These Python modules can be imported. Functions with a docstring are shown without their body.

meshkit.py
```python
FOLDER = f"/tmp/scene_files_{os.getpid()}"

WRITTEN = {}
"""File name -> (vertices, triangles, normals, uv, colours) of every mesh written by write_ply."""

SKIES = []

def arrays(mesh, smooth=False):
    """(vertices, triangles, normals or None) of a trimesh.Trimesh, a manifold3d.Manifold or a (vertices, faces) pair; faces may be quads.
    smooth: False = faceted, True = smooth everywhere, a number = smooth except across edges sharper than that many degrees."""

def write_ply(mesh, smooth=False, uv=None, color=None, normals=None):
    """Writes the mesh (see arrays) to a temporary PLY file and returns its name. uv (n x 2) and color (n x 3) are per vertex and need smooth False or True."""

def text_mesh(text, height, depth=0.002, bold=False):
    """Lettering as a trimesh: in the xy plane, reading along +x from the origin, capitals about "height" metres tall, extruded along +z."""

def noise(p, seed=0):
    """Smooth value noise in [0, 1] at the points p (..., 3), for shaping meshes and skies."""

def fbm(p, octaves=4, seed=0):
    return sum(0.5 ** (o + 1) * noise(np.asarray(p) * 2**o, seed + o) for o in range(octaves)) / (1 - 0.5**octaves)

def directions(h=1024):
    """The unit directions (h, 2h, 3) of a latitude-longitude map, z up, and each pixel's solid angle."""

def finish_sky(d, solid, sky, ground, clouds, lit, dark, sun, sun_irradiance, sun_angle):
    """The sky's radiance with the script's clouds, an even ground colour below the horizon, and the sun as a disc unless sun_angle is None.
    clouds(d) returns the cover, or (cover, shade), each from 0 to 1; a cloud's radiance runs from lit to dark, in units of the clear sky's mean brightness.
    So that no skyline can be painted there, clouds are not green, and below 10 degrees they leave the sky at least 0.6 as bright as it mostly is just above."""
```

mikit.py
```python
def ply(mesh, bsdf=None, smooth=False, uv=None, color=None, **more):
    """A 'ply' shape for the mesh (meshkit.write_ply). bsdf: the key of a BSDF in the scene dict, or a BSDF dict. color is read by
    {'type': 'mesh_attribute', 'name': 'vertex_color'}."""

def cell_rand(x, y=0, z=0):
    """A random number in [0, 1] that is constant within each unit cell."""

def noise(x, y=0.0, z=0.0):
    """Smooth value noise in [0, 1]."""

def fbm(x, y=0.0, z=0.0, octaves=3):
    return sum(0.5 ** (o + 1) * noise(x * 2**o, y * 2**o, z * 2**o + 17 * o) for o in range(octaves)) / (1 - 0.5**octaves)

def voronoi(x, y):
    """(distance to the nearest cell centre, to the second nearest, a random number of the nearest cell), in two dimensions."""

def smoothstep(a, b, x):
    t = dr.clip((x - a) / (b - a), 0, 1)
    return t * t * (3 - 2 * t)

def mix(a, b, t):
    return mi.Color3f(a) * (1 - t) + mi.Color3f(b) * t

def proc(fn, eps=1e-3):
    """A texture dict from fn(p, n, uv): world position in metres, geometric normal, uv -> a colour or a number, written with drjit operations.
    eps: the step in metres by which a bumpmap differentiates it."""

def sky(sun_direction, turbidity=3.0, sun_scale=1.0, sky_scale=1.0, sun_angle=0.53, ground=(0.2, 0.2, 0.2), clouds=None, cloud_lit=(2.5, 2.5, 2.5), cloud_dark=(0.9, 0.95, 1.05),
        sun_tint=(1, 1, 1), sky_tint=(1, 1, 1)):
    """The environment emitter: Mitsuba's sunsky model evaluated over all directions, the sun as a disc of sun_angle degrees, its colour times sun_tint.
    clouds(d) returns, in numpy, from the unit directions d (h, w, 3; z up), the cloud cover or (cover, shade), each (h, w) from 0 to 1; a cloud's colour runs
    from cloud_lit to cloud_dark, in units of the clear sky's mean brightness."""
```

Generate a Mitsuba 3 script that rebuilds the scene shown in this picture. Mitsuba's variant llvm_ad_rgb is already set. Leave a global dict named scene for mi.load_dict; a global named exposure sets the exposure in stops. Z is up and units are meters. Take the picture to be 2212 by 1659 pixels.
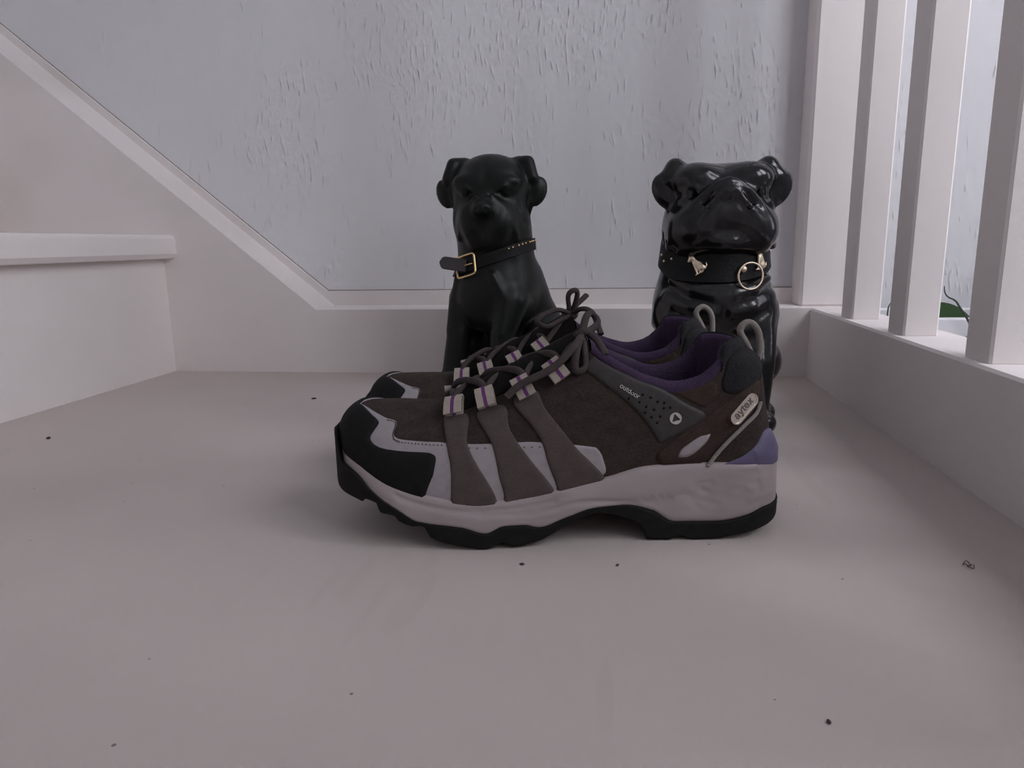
import math, random
import numpy as np, trimesh, shapely, shapely.geometry as sg
from scipy.interpolate import PchipInterpolator, CubicSpline
from scipy.spatial import Delaunay, cKDTree
import mitsuba as mi, drjit as dr
import mikit, meshkit
from mikit import proc, noise, fbm, smoothstep, mix

rng = np.random.default_rng(7)
T = mi.ScalarTransform4f
scene, labels = {}, {}

# ---------------------------------------------------------------- camera, light, exposure
EYE = np.array([0.0, 0.0, 0.18])
PITCH, ROLL, YAW = 0.1978, -0.0164, -0.1400
_f = np.array([math.sin(YAW) * math.cos(PITCH), math.cos(YAW) * math.cos(PITCH), -math.sin(PITCH)])
_r = np.array([math.cos(YAW), -math.sin(YAW), 0.0])
_u = np.cross(_r, _f)
_up = -math.sin(ROLL) * _r + math.cos(ROLL) * _u
scene['camera'] = {'type': 'perspective', 'fov': 2 * math.degrees(math.atan(1106 / 1525.1)), 'fov_axis': 'x', 'near_clip': 0.01, 'far_clip': 50.0,
                   'to_world': T().look_at(origin=EYE.tolist(), target=(EYE + _f).tolist(), up=_up.tolist())}
exposure = 0.03
DAY = (7.3, 7.5, 8.1)             # overcast daylight in the panes of the stair window
SIDE_DAY = (2.9, 3.0, 3.3)        # in the low side window by the back wall
FRONT_DAY = (3.6, 3.7, 3.85)       # in the window behind the camera

# ---------------------------------------------------------------- materials
def rgb(r, g=None, b=None):
    return {'type': 'rgb', 'value': [r, r if g is None else g, r if b is None else b]}

def principled(color, rough=.5, spec=.5, **more):
    return {'type': 'principled', 'base_color': color if isinstance(color, dict) else rgb(*color), 'roughness': rough, 'specular': spec, **more}

def two(b):
    return {'type': 'twosided', 'bsdf': b}

def bumped(b, fn, scale=1.0, eps=4e-4):
    return {'type': 'bumpmap', 'bump': proc(fn, eps), 'scale': scale, 'bsdf': b}

def floor_color(p, n, uv):
    d = fbm(p.x * 5, p.y * 5, 3.0, 4)
    grime = smoothstep(.55, .8, fbm(p.x * 2.3 + 9, p.y * 2.3, 1.0, 3))
    c = mix((.40, .352, .334), (.46, .405, .385), d)
    c = mix(c, (.33, .285, .265), grime * .35)
    # small scattered specks of dirt trodden into the paint
    sx, sy = dr.floor(p.x * 55), dr.floor(p.y * 55)
    cx, cy = (sx + mikit.cell_rand(sx, sy, 1)) / 55, (sy + mikit.cell_rand(sx, sy, 2)) / 55
    r = .0002 + .0008 * mikit.cell_rand(sx, sy, 4)
    dist = dr.sqrt(dr.square(p.x - cx) + dr.square(p.y - cy))
    speck = dr.select((mikit.cell_rand(sx, sy, 3) > .965) & (dist < r), mi.Float(1), mi.Float(0))
    scuff = smoothstep(.74, .8, fbm(p.x * 40, p.y * 6, 7.0, 3)) * smoothstep(.6, .75, noise(p.x * 3, p.y * 3, 2))
    c = mix(c, (.36, .29, .29), scuff * .15)
    return mix(c, (.10, .08, .08), speck * .8)

def wood_paint(p, n, uv):
    d = fbm(p.x * 9, p.y * 9, p.z * 9, 3)
    c = mix((.69, .645, .63), (.76, .71, .695), d)
    stain = smoothstep(.62, .8, fbm(p.x * 4, p.y * 4 + 3, p.z * 4, 3))
    return mix(c, (.50, .45, .41), stain * .3)

def wood_bump(p, n, uv):
    return .0004 * fbm(p.x * 25, p.y * 25, p.z * 25, 3)

def plaster_bump(p, n, uv):
    """Short upright runs of paint over a fine rough coat."""
    patch = smoothstep(.34, .60, fbm(p.x * 6.5 + 3, 1.0, p.z * 4.0 + 8, 3) - .10 + .22 * dr.exp(-dr.square((p.x - .12) / .22) - dr.square((p.z - .36) / .28)))
    h = mi.Float(0)
    for k, (cw, ch, keep) in enumerate(((.0095, .030, .42), (.0130, .044, .34), (.0075, .018, .30))):
        u, w = p.x / cw + 7.3 * k + .25 * dr.sin(p.z * 60), p.z / ch + 3.1 * k
        iu = dr.floor(u)
        w = w + mikit.cell_rand(iu, 5 + k)
        iw = dr.floor(w)
        cx, cz = .35 + .3 * mikit.cell_rand(iu, iw, 11 + k), .4 + .2 * mikit.cell_rand(iu, iw, 21 + k)
        dx, dz = (u - iu - cx) * cw / .0011, (w - iw - cz) / (.16 + .2 * mikit.cell_rand(iu, iw, 31 + k))
        on = dr.select(mikit.cell_rand(iu, iw, 41 + k) < keep * (.12 + .88 * patch), mi.Float(1), mi.Float(0))
        h = h + on * dr.exp(-dx * dx) * dr.maximum(0, 1 - dz * dz) * (.4 + .6 * mikit.cell_rand(iu, iw, 51 + k))
    return .0012 * h + .00045 * fbm(p.x * 170, p.y * 170, p.z * 110, 2) + .0010 * fbm(p.x * 14, 0, p.z * 14, 2)

def plaster_color(p, n, uv):
    d = fbm(p.x * 3, p.y * 3, p.z * 3, 3)
    return mix((.63, .625, .645), (.69, .685, .705), d)

def suede(lo, hi, f=900.0):
    def fn(p, n, uv):
        a = fbm(p.x * 160, p.y * 160, p.z * 160, 3)
        b = noise(p.x * f, p.y * f, p.z * f)
        return mix(lo, hi, dr.clip(a * .7 + b * .5 - .1, 0, 1))
    return proc(fn)

def nap(p, n, uv):
    return .0003 * noise(p.x * 1400, p.y * 1400, p.z * 1400)

def weave(p, n, uv):
    return .0003 * (dr.sin(p.x * 3200) * dr.sin(p.z * 3200) + .4 * noise(p.x * 1500, p.y * 1500, p.z * 1500))

def midsole_color(p, n, uv):
    d = fbm(p.x * 60, p.y * 60, p.z * 90, 4)
    scuffs = smoothstep(.6, .85, fbm(p.x * 35, p.y * 35, p.z * 160, 3))
    return mix(mix((.235, .20, .20), (.295, .255, .255), d), (.17, .145, .142), scuffs * .4)

scene['mat_floor'] = two(bumped(principled(proc(floor_color), .55, .3), wood_bump))
scene['mat_wood'] = two(bumped(principled(proc(wood_paint), .5, .22), wood_bump))
scene['mat_plaster'] = two(bumped(principled(proc(plaster_color), .75, .25), plaster_bump, eps=3e-4))
scene['mat_ceiling'] = two(principled((.7, .7, .7), .8, .2))
scene['mat_dark_joint'] = two(principled((.30, .25, .23), .8, .2))
scene['mat_suede_dark'] = two(bumped(principled(suede((.0205, .0145, .0125), (.047, .0345, .0305)), .9, .15), nap))
scene['mat_suede_brown'] = two(bumped(principled(suede((0.02496, 0.01716, 0.01352), (0.0494, 0.03432, 0.02808)), .9, .15), nap))
scene['mat_strap'] = two(bumped(principled(suede((0.0546, 0.0416, 0.03848), (0.0858, 0.0676, 0.0624)), .9, .15), nap))
scene['mat_overlay'] = two(principled(suede((0.231, 0.2063, 0.22), (0.2805, 0.253, 0.2667), 400.0), .6, .3))
scene['mat_rubber'] = two(principled(suede((0.005, 0.005, 0.005), (0.01, 0.0095, 0.0095), 300.0), .75, .15))
scene['mat_outsole'] = two(principled(suede((0.007, 0.007, 0.007), (0.014, 0.0135, 0.013), 300.0), .8, .15))
scene['mat_midsole'] = two(principled(proc(midsole_color), .5, .4))
scene['mat_purple'] = two(bumped(principled(suede((.032, .0195, .042), (.058, .039, .072)), .95, .1), weave))
scene['mat_purple_rubber'] = two(principled(suede((0.081, 0.069, 0.129), (0.105, 0.09, 0.156), 300.0), .55, .35))
scene['mat_saddle'] = two(principled(suede((0.02496, 0.02288, 0.02236), (0.039, 0.03536, 0.03432), 500.0), .6, .3))
scene['mat_panel_dark'] = two(bumped(principled(suede((0.01248, 0.01248, 0.01352), (0.02288, 0.02236, 0.02392)), .9, .15), weave))
scene['mat_tongue'] = two(bumped(principled((.0085, .0075, .0075), .95, .1), weave))
scene['mat_lace'] = two(bumped(principled(suede((0.03328, 0.02579, 0.02579), (0.0624, 0.04909, 0.04909)), .9, .15), nap))
scene['mat_webbing'] = two(bumped(principled(suede((0.255, 0.2193, 0.1887), (0.3366, 0.2958, 0.255)), .85, .2), nap))
scene['mat_stripe'] = two(principled((0.102, 0.033, 0.12), .85, .2))
scene['mat_cord'] = two(bumped(principled(suede((0.18, 0.162, 0.147), (0.264, 0.24, 0.222)), .9, .2), nap))
scene['mat_badge'] = {'type': 'roughconductor', 'material': 'none', 'specular_reflectance': rgb(.80, .74, .66), 'alpha': .22}
scene['mat_badge_letter'] = two(principled((.10, .085, .075), .5, .4))
scene['mat_print'] = two(principled((0.372, 0.354, 0.33), .6, .3))
scene['mat_dot'] = two(principled((.008, .008, .008), .8, .1))
scene['mat_stitch'] = two(principled((.10, .075, .075), .8, .1))
scene['mat_insole'] = two(principled((.03, .026, .03), .9, .1))
scene['mat_ceramic'] = principled((.004, .004, .0048), .17, .42, clearcoat=.35, clearcoat_gloss=.95)
scene['mat_patina'] = principled((.0055, .0070, .0058), .40, .24)
scene['mat_collar_leather'] = two(bumped(principled((.006, .0055, .006), .55, .22), nap))
scene['mat_collar_strap'] = two(bumped(principled((.04, .036, .038), .6, .25), nap))
scene['mat_gold'] = {'type': 'roughconductor', 'material': 'none', 'specular_reflectance': rgb(.86, .62, .33), 'alpha': .2}
scene['mat_pale_gold'] = {'type': 'roughconductor', 'material': 'none', 'specular_reflectance': rgb(.85, .72, .55), 'alpha': .25}
scene['mat_leaf'] = {'type': 'principledthin', 'base_color': rgb(.075, .135, .065), 'roughness': .4, 'diff_trans': .5}
scene['mat_stem'] = two(principled((.055, .06, .05), .6, .3))
scene['mat_planter'] = two(principled((.76, .76, .79), .5, .25))
scene['mat_soil'] = two(principled((.03, .022, .016), .95, .1))
scene['mat_crumb'] = two(principled((.06, .05, .055), .9, .1))

# ---------------------------------------------------------------- helpers
def key_of(name, parent=None):
    base = (parent + '__' if parent else '') + name
    k, i = base, 0
    while k in scene or k in labels:
        i += 1
        k = f'{base}_{i:03d}'
    return k

def obj(name, mesh, mat, parent=None, smooth=35, label=None, kind=None, xf=None):
    """One entry of the scene: a mesh with a material, a part of its parent if one is given."""
    k = key_of(name, parent)
    if xf is not None:
        v, f = arr(mesh)
        mesh = trimesh.Trimesh(xf(v), f[:, ::-1] if getattr(xf, 'flips', False) else f, process=False)
    scene[k] = mikit.ply(mesh, mat, smooth)
    d = {}
    if label: d['label'] = label
    if kind: d['kind'] = kind
    if d: labels[k] = d
    return k

def thing(name, label, category, group=None, kind=None):
    k = key_of(name)
    labels[k] = {'label': label, 'category': category}
    if group: labels[k]['group'] = group
    if kind: labels[k]['kind'] = kind
    return k

def arr(m):
    if hasattr(m, 'to_mesh'):
        q = m.to_mesh(); return np.array(q.vert_properties[:, :3], float), np.array(q.tri_verts)
    if isinstance(m, trimesh.Trimesh):
        return np.array(m.vertices), np.array(m.faces)
    v, f = np.asarray(m[0], float), np.asarray(m[1], int)
    if f.shape[1] == 4: f = np.vstack([f[:, [0, 1, 2]], f[:, [0, 2, 3]]])
    return v, f

def join(ms):
    vs, fs, n = [], [], 0
    for m in ms:
        v, f = arr(m); vs.append(v); fs.append(f + n); n += len(v)
    return trimesh.Trimesh(np.vstack(vs), np.vstack(fs), process=False)

def bevel_box(x0, x1, y0, y1, z0, z1, b=.002):
    """A box with chamfered edges."""
    c = np.array([(x0 + x1) / 2, (y0 + y1) / 2, (z0 + z1) / 2]); h = np.abs(np.array([x1 - x0, y1 - y0, z1 - z0])) / 2
    pts = []
    for sx in (-1, 1):
        for sy in (-1, 1):
            for sz in (-1, 1):
                s = np.array([sx, sy, sz])
                for k in range(3):
                    q = h - b; q[k] = h[k]
                    pts.append(c + s * q)
    return trimesh.convex.convex_hull(np.array(pts))

def grid_faces(a, b, close_a=False, close_b=False):
    i, j = np.meshgrid(np.arange(a if close_a else a - 1), np.arange(b if close_b else b - 1), indexing='ij')
    i, j = i.ravel(), j.ravel(); i2, j2 = (i + 1) % a, (j + 1) % b
    return np.stack([i * b + j, i2 * b + j, i2 * b + j2, i * b + j2], 1)

def tube(points, r, sides=10, flat=1.0, samples=None, closed=False, ends=True):
    """A smooth cord through the points; r is one radius or one for each point; flat < 1 squashes it."""
    p = np.asarray(points, float)
    if samples:
        u = np.r_[0, np.cumsum(np.linalg.norm(np.diff(p, axis=0), axis=1))]
        q = np.linspace(0, u[-1], samples)
        if np.ndim(r): r = np.interp(q, u, r)
        p = CubicSpline(u, p, bc_type='periodic' if closed else 'natural')(q)
    if closed: p = p[:-1] if np.allclose(p[0], p[-1]) else p
    r = np.broadcast_to(r, (len(p),))
    t = np.roll(p, -1, 0) - np.roll(p, 1, 0) if closed else np.gradient(p, axis=0)
    t /= np.linalg.norm(t, axis=1, keepdims=True) + 1e-12
    a = np.cross(t[0], [0, 0, 1.0] if abs(t[0, 2]) < .9 else [1.0, 0, 0]); A_ = []
    for k in range(len(p)):
        a = a - t[k] * (a @ t[k]); a = a / (np.linalg.norm(a) + 1e-12); A_.append(a)
    A_ = np.array(A_); B_ = np.cross(t, A_)
    g = np.arange(sides) * 2 * np.pi / sides
    v = p[:, None] + r[:, None, None] * (np.cos(g)[None, :, None] * A_[:, None] + flat * np.sin(g)[None, :, None] * B_[:, None])
    f = grid_faces(len(p), sides, closed, True)
    v = v.reshape(-1, 3)
    f = np.vstack([f[:, [0, 2, 1]], f[:, [0, 3, 2]]])
    if not closed and ends:
        n = len(v); v = np.vstack([v, p[:1] - t[:1] * r[0] * .5, p[-1:] + t[-1:] * r[-1] * .5])
        k = np.arange(sides); k2 = (k + 1) % sides; o = (len(p) - 1) * sides
        f = np.vstack([f, np.stack([k, k2, k * 0 + n], 1), np.stack([o + k2, o + k, k * 0 + n + 1], 1)])
    return trimesh.Trimesh(v, f, process=False)

def chaikin(p, n=1, closed=True):
    p = np.asarray(p, float)
    for _ in range(n):
        q = np.roll(p, -1, 0) if closed else p[1:]
        a = p if closed else p[:-1]
        out = np.empty((2 * len(a), p.shape[1])); out[0::2] = .8 * a + .2 * q; out[1::2] = .2 * a + .8 * q
        p = out if closed else np.vstack([p[:1], out, p[-1:]])
    return p

def ellipsoid(c, r, sub=3):
    m = trimesh.creation.icosphere(sub); m.apply_scale(r); m.apply_translation(c); return m
# ---------------------------------------------------------------- the room
FLOOR_END, WALL_Y, BOARD_Y = -1.6, 1.035, .9593
RAIL_X, RAIL_Z = .2565, .0905
RISER_X, NOSE_X = -.6413, -.6205
def struct(name, mesh, mat, smooth=False, parent=None, label=None, category=None):
    k = obj(name, mesh, mat, parent, smooth)
    if parent is None:
        labels[k] = {'kind': 'structure', 'label': label, 'category': category}
    elif label:
        labels[k] = {'label': label}
    return k

struct('floor', bevel_box(-1.6, RAIL_X + .012, FLOOR_END, 1.05, -.20, 0, .001), 'mat_floor', label='white painted wooden landing floor with small dirt specks', category='floor')
struct('wall_back', bevel_box(-2.3, 1.07, WALL_Y, WALL_Y + .12, -.9, 2.6, .001), 'mat_plaster', label='cool white plaster wall with vertical drip texture behind the dog statues', category='wall')
struct('wall_left', bevel_box(-2.42, -2.3, FLOOR_END - .1, 1.14, -.9, 2.6, .001), 'mat_plaster', label='white plaster wall at the left beyond the stairs', category='wall')
struct('ceiling', bevel_box(-2.42, 1.07, FLOOR_END - .1, 1.14, 2.6, 2.7, .001), 'mat_ceiling', label='white ceiling above the stairs', category='ceiling')

def wall_with_holes(plane, at, span, holes, thick):
    """A wall in a plane (x or y = at) with rectangular openings; span and holes are (a0, a1, z0, z1)."""
    poly = sg.box(span[0], span[2], span[1], span[3])
    for h in holes: poly = poly.difference(sg.box(h[0], h[2], h[1], h[3]))
    m = trimesh.creation.extrude_polygon(poly, thick); v, f = arr(m)
    q = np.c_[at + v[:, 2], v[:, 0], v[:, 1]] if plane == 'x' else np.c_[v[:, 0], at + thick - v[:, 2], v[:, 1]]
    return trimesh.Trimesh(q, f, process=False)

SIDE_X = .95
WIN = (-.76, .46, .58, 1.52)
LOW = (.58, .97, .13, .77)
FWIN = (.28, .93, .71, 1.39)
struct('wall_right', wall_with_holes('x', SIDE_X, (FLOOR_END - .1, 1.14, -.9, 2.6), [WIN, LOW], .12), 'mat_plaster', label='white stairwell wall with two windows at the right, outside the photo', category='wall')
struct('wall_front', wall_with_holes('y', FLOOR_END - .12, (-2.42, 1.07, -.9, 2.6), [FWIN], .12), 'mat_plaster', label='white wall with a window behind the camera', category='wall')
struct('floor_stairwell', bevel_box(RAIL_X + .012, 1.07, FLOOR_END, 1.14, -.9, -.8, .001), 'mat_floor', label='pale floor at the bottom of the stairwell beyond the rail', category='floor')

def window(name, plane, at, hole, glow, sign, nx, label):
    a0, a1, z0, z1 = hole
    def bx(p0, p1, q0, q1, d0, d1):
        return bevel_box(at + d0, at + d1, p0, p1, q0, q1, .003) if plane == 'x' else bevel_box(p0, p1, at + d0, at + d1, q0, q1, .003)
    fr = [bx(a0, a1, z0, z0 + .05, -.01, .06), bx(a0, a1, z1 - .05, z1, -.01, .06), bx(a0, a0 + .05, z0, z1, -.01, .06), bx(a1 - .05, a1, z0, z1, -.01, .06)]
    k = thing(name, label, 'window', kind='structure')
    obj('frame', join(fr), 'mat_wood', k, False)
    step = (a1 - a0) / nx
    for i in range(1, nx):
        obj('mullion', bx(a0 + i * step - .025, a0 + i * step + .025, z0 + .05, z1 - .05, 0, .05), 'mat_wood', k, False)
    for i in range(nx):
        p0, p1 = a0 + i * step + .02, a0 + (i + 1) * step - .02
        if plane == 'x':
            v = np.array([[at + .05, p0, z0 + .04], [at + .05, p1, z0 + .04], [at + .05, p1, z1 - .04], [at + .05, p0, z1 - .04]])
        else:
            v = np.array([[p0, at + .05, z0 + .04], [p1, at + .05, z0 + .04], [p1, at + .05, z1 - .04], [p0, at + .05, z1 - .04]])
        f = np.array([[0, 1, 2], [0, 2, 3]])
        m = trimesh.Trimesh(v, f, process=False)
        if m.face_normals[0][0 if plane == 'x' else 1] * sign < 0: m = trimesh.Trimesh(v, f[:, ::-1], process=False)
        pk = obj('pane', m, 'mat_ceiling', k, False)
        scene[pk]['emitter'] = {'type': 'area', 'radiance': rgb(*glow)}
    return k
window('window_1', 'x', SIDE_X, WIN, DAY, -1, 2, 'stair window with two bright overcast panes')
window('window_2', 'x', SIDE_X, LOW, SIDE_DAY, -1, 1, 'low side window by the back wall')
window('window_3', 'y', FLOOR_END - .06, FWIN, FRONT_DAY, 1, 2, 'window behind the camera with two panes')

# the string board along the wall: flat over the landing, rising over the stairs; a moulded trim above it
SLOPE = math.tan(math.radians(39.5))
def slant(x_turn, z_flat, y0, y1, z_low, x_left=-1.9, x_right=.30, round_top=.004):
    """A board in the wall plane whose top edge is level to x_turn and then climbs to the left."""
    poly = sg.Polygon([(x_right, z_low), (x_right, z_flat), (x_turn, z_flat), (x_left, z_flat + (x_turn - x_left) * SLOPE), (x_left, z_low)])
    m = trimesh.creation.extrude_polygon(poly, y1 - y0)
    v, f = arr(m)
    return trimesh.Trimesh(np.c_[v[:, 0], y1 - v[:, 2], v[:, 1]], f, process=False)
struct('baseboard_back', slant(-.415, RAIL_Z, BOARD_Y, WALL_Y + .01, -.05), 'mat_wood', 20, label='white painted stair string board along the foot of the wall, climbing at the left', category='string board')
struct('trim_1', slant(-.4257, .1124, WALL_Y - .006, WALL_Y + .01, .0), 'mat_wood', 20, label='thin white moulding between the string board and the plaster wall', category='trim')
# the open joint between moulding and plaster, a dark hairline
pts = [(.25, .1130), (-.4257, .1130), (-1.9, .1130 + 1.4743 * SLOPE)]
j = key_of('trim_2')
scene[j] = mikit.ply(join([tube(np.array([[a[0], WALL_Y - .0002, a[1]], [b[0], WALL_Y - .0005, b[1]]]), .0007, 6) for a, b in zip(pts[:-1], pts[1:])]), 'mat_dark_joint', True)
labels[j] = {'kind': 'structure', 'label': 'dark hairline joint above the moulding of the string board', 'category': 'joint'}

# the stairs at the left
st = thing('staircase', 'white painted wooden stairs rising at the left edge, first step with a thick nosing', 'stairs', kind='structure')
for i in range(4):
    rx, z0 = RISER_X - i * .272, i * .1905
    obj('riser', bevel_box(rx - .02, rx, -.35, BOARD_Y + .002, z0 - .001, z0 + .166, .0008), 'mat_wood', st, False)
    # a tread with a rounded nosing
    prof = [(NOSE_X - i * .272 - .012, z0 + .1645), (NOSE_X - i * .272 - .004, z0 + .166), (NOSE_X - i * .272, z0 + .172), (NOSE_X - i * .272, z0 + .192), (NOSE_X - i * .272 - .003, z0 + .1975),
            (NOSE_X - i * .272 - .010, z0 + .199), (rx - .30, z0 + .199), (rx - .30, z0 + .1645)]
    m = trimesh.creation.extrude_polygon(sg.Polygon(prof), BOARD_Y + .002 + .37)
    v, f = arr(m)
    obj('tread', trimesh.Trimesh(np.c_[v[:, 0], BOARD_Y + .002 - v[:, 2], v[:, 1]], f, process=False), 'mat_wood', st, 30)

# the balustrade at the right: a closed base panel, a top rail and square balusters
bal = thing('balustrade', 'white painted wooden balustrade at the right, flat balusters on a solid base panel', 'balustrade')
obj('base_panel', bevel_box(RAIL_X, RAIL_X + .045, FLOOR_END, BOARD_Y + .002, -.30, RAIL_Z, .0022), 'mat_wood', bal, False)
obj('ledge', bevel_box(RAIL_X + .0405, RAIL_X + .062, FLOOR_END, WALL_Y - .007, RAIL_Z - .025, RAIL_Z - .0004, .0018), 'mat_wood', bal, False)
obj('wall_post', bevel_box(RAIL_X - .0065, RAIL_X + .0665, .990, WALL_Y + .004, RAIL_Z - .002, 2.2, .004), 'mat_wood', bal, False)
for y in [.8255, .6835] + [.5315 - .147 * k for k in range(14)]:
    obj('baluster', bevel_box(RAIL_X + .0085, RAIL_X + .0385, y, y + .0375, RAIL_Z - .0015, 1.02, .0018), 'mat_wood', bal, False)
obj('handrail', bevel_box(RAIL_X - .006, RAIL_X + .053, FLOOR_END, WALL_Y - .026, 1.02, 1.075, .008), 'mat_wood', bal, False)
# ---------------------------------------------------------------- shoe geometry
# Shoe frame: x from toe to heel, v across (negative = lateral side), z up; metres.
def pch(xs, ys):
    return PchipInterpolator(np.array(xs, float), np.array(ys, float), extrapolate=True)

WL = pch([0, .05, .09, .13, .17, .21, .25, .29], [.043, .0445, .046, .0425, .038, .036, .0365, .036])
WM = pch([0, .05, .09, .13, .17, .21, .25, .29], [.039, .042, .0435, .039, .0345, .034, .036, .036])
CEN = pch([0, .05, .1, .29], [.006, .003, 0, 0])
MID_TOP = pch([0, .005, .0184, .041, .0656, .0932, .121, .140, .172, .1955, .2284, .2615, .29],
              [.0595, .0585, .0530, .0401, .033, .029, .032, .035, .041, .047, .049, .048, .046])
MID_BOT = pch([0, .012, .021, .03, .046, .058, .0846, .0984, .1096, .1207, .1305, .1458, .1652, .1818, .1985, .2125, .2376, .2567, .2689, .29],
              [.047, .0455, .0420, .0335, .0233, .0163, .0134, .0096, .0138, .0138, .0115, .0165, .022, .0228, .019, .011, .011, .0145, .018, .0175])
OUT_BOT = pch([0, .003, .018, .0235, .025, .033, .0345, .044, .0455, .056, .058, .0625, .0646, .087, .098, .1085, .115, .130, .149, .165, .188, .1935, .196, .21, .216, .224, .24, .2524, .266, .28, .29],
              [.037, .030, .0275, .0265, .0285, .0270, .0215, .0200, .0175, .0138, .0145, .0130, .0073, .0012, 0, .0030, .0004, .0035, .0133, .0188, .0125, .0080, .0006, 0, .0022, 0, .0006, .0030, .005, .008, .0125])
TOP_H = pch([0, .04, .06, .075, .09, .12, .15, .165, .19, .22, .25, .29],
            [.080, .0805, .080, .0815, .087, .101, .1155, .124, .138, .149, .155, .155])
SECT = pch([0, .05, .12, .2, .29], [2.4, 2.3, 2.2, 2.5, 2.7])
LEAN = pch([.0, .045, .0573, .076, .105, .112, .118, .1215, .16], [0, 0, .004, .008, .0135, .020, .030, .038, .06])
RIM = pch([.150, .158, .166, .18, .197, .215, .232, .246, .258, .27, .2865], [.128, .120, .1125, .1045, .0968, .0932, .0960, .1035, .1105, .1145, .1155])
X0, X1 = .004, .2845

def sstep(a, b, x):
    t = np.clip((np.asarray(x, float) - a) / (b - a), 0, 1)
    return t * t * (3 - 2 * t)

def cap(q, n):
    q = np.clip(q, 0, 1)
    return (1 - (1 - q) ** n) ** (1 / n)

def s2x(s, x0=X0, x1=X1):
    return x0 + (x1 - x0) * (1 - np.cos(np.pi * np.clip(s, 0, 1))) / 2

def x2s(x, x0=X0, x1=X1):
    return np.arccos(np.clip(1 - 2 * (np.asarray(x, float) - x0) / (x1 - x0), -1, 1)) / np.pi

def upper(s, t):
    """The outer skin of the upper: s along the shoe, t from the lateral sole edge (0) over the top (.5) to the medial one (1)."""
    s, t = np.broadcast_arrays(np.asarray(s, float), np.asarray(t, float))
    x = s2x(s)
    ends = cap((x - X0) / .052, 2.2) * cap((X1 - x) / .034, 2.2)
    th = np.pi * np.clip(t, 0, 1)
    n = SECT(x)
    cs, sn = np.cos(th), np.sin(th)
    w = np.where(cs > 0, WL(x), WM(x)) * ends
    zb = MID_TOP(x) - .004
    zt = zb + (TOP_H(x) - zb) * cap((x - X0) / .024, 2.5)
    v = CEN(x) - w * np.sign(cs) * np.abs(cs) ** (2 / n)
    z = zb + (zt - zb) * np.abs(sn) ** (2 / n)
    return np.stack([x - LEAN(np.minimum(z, .16)) * sstep(.19, .272, x), v, z], -1)

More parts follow.
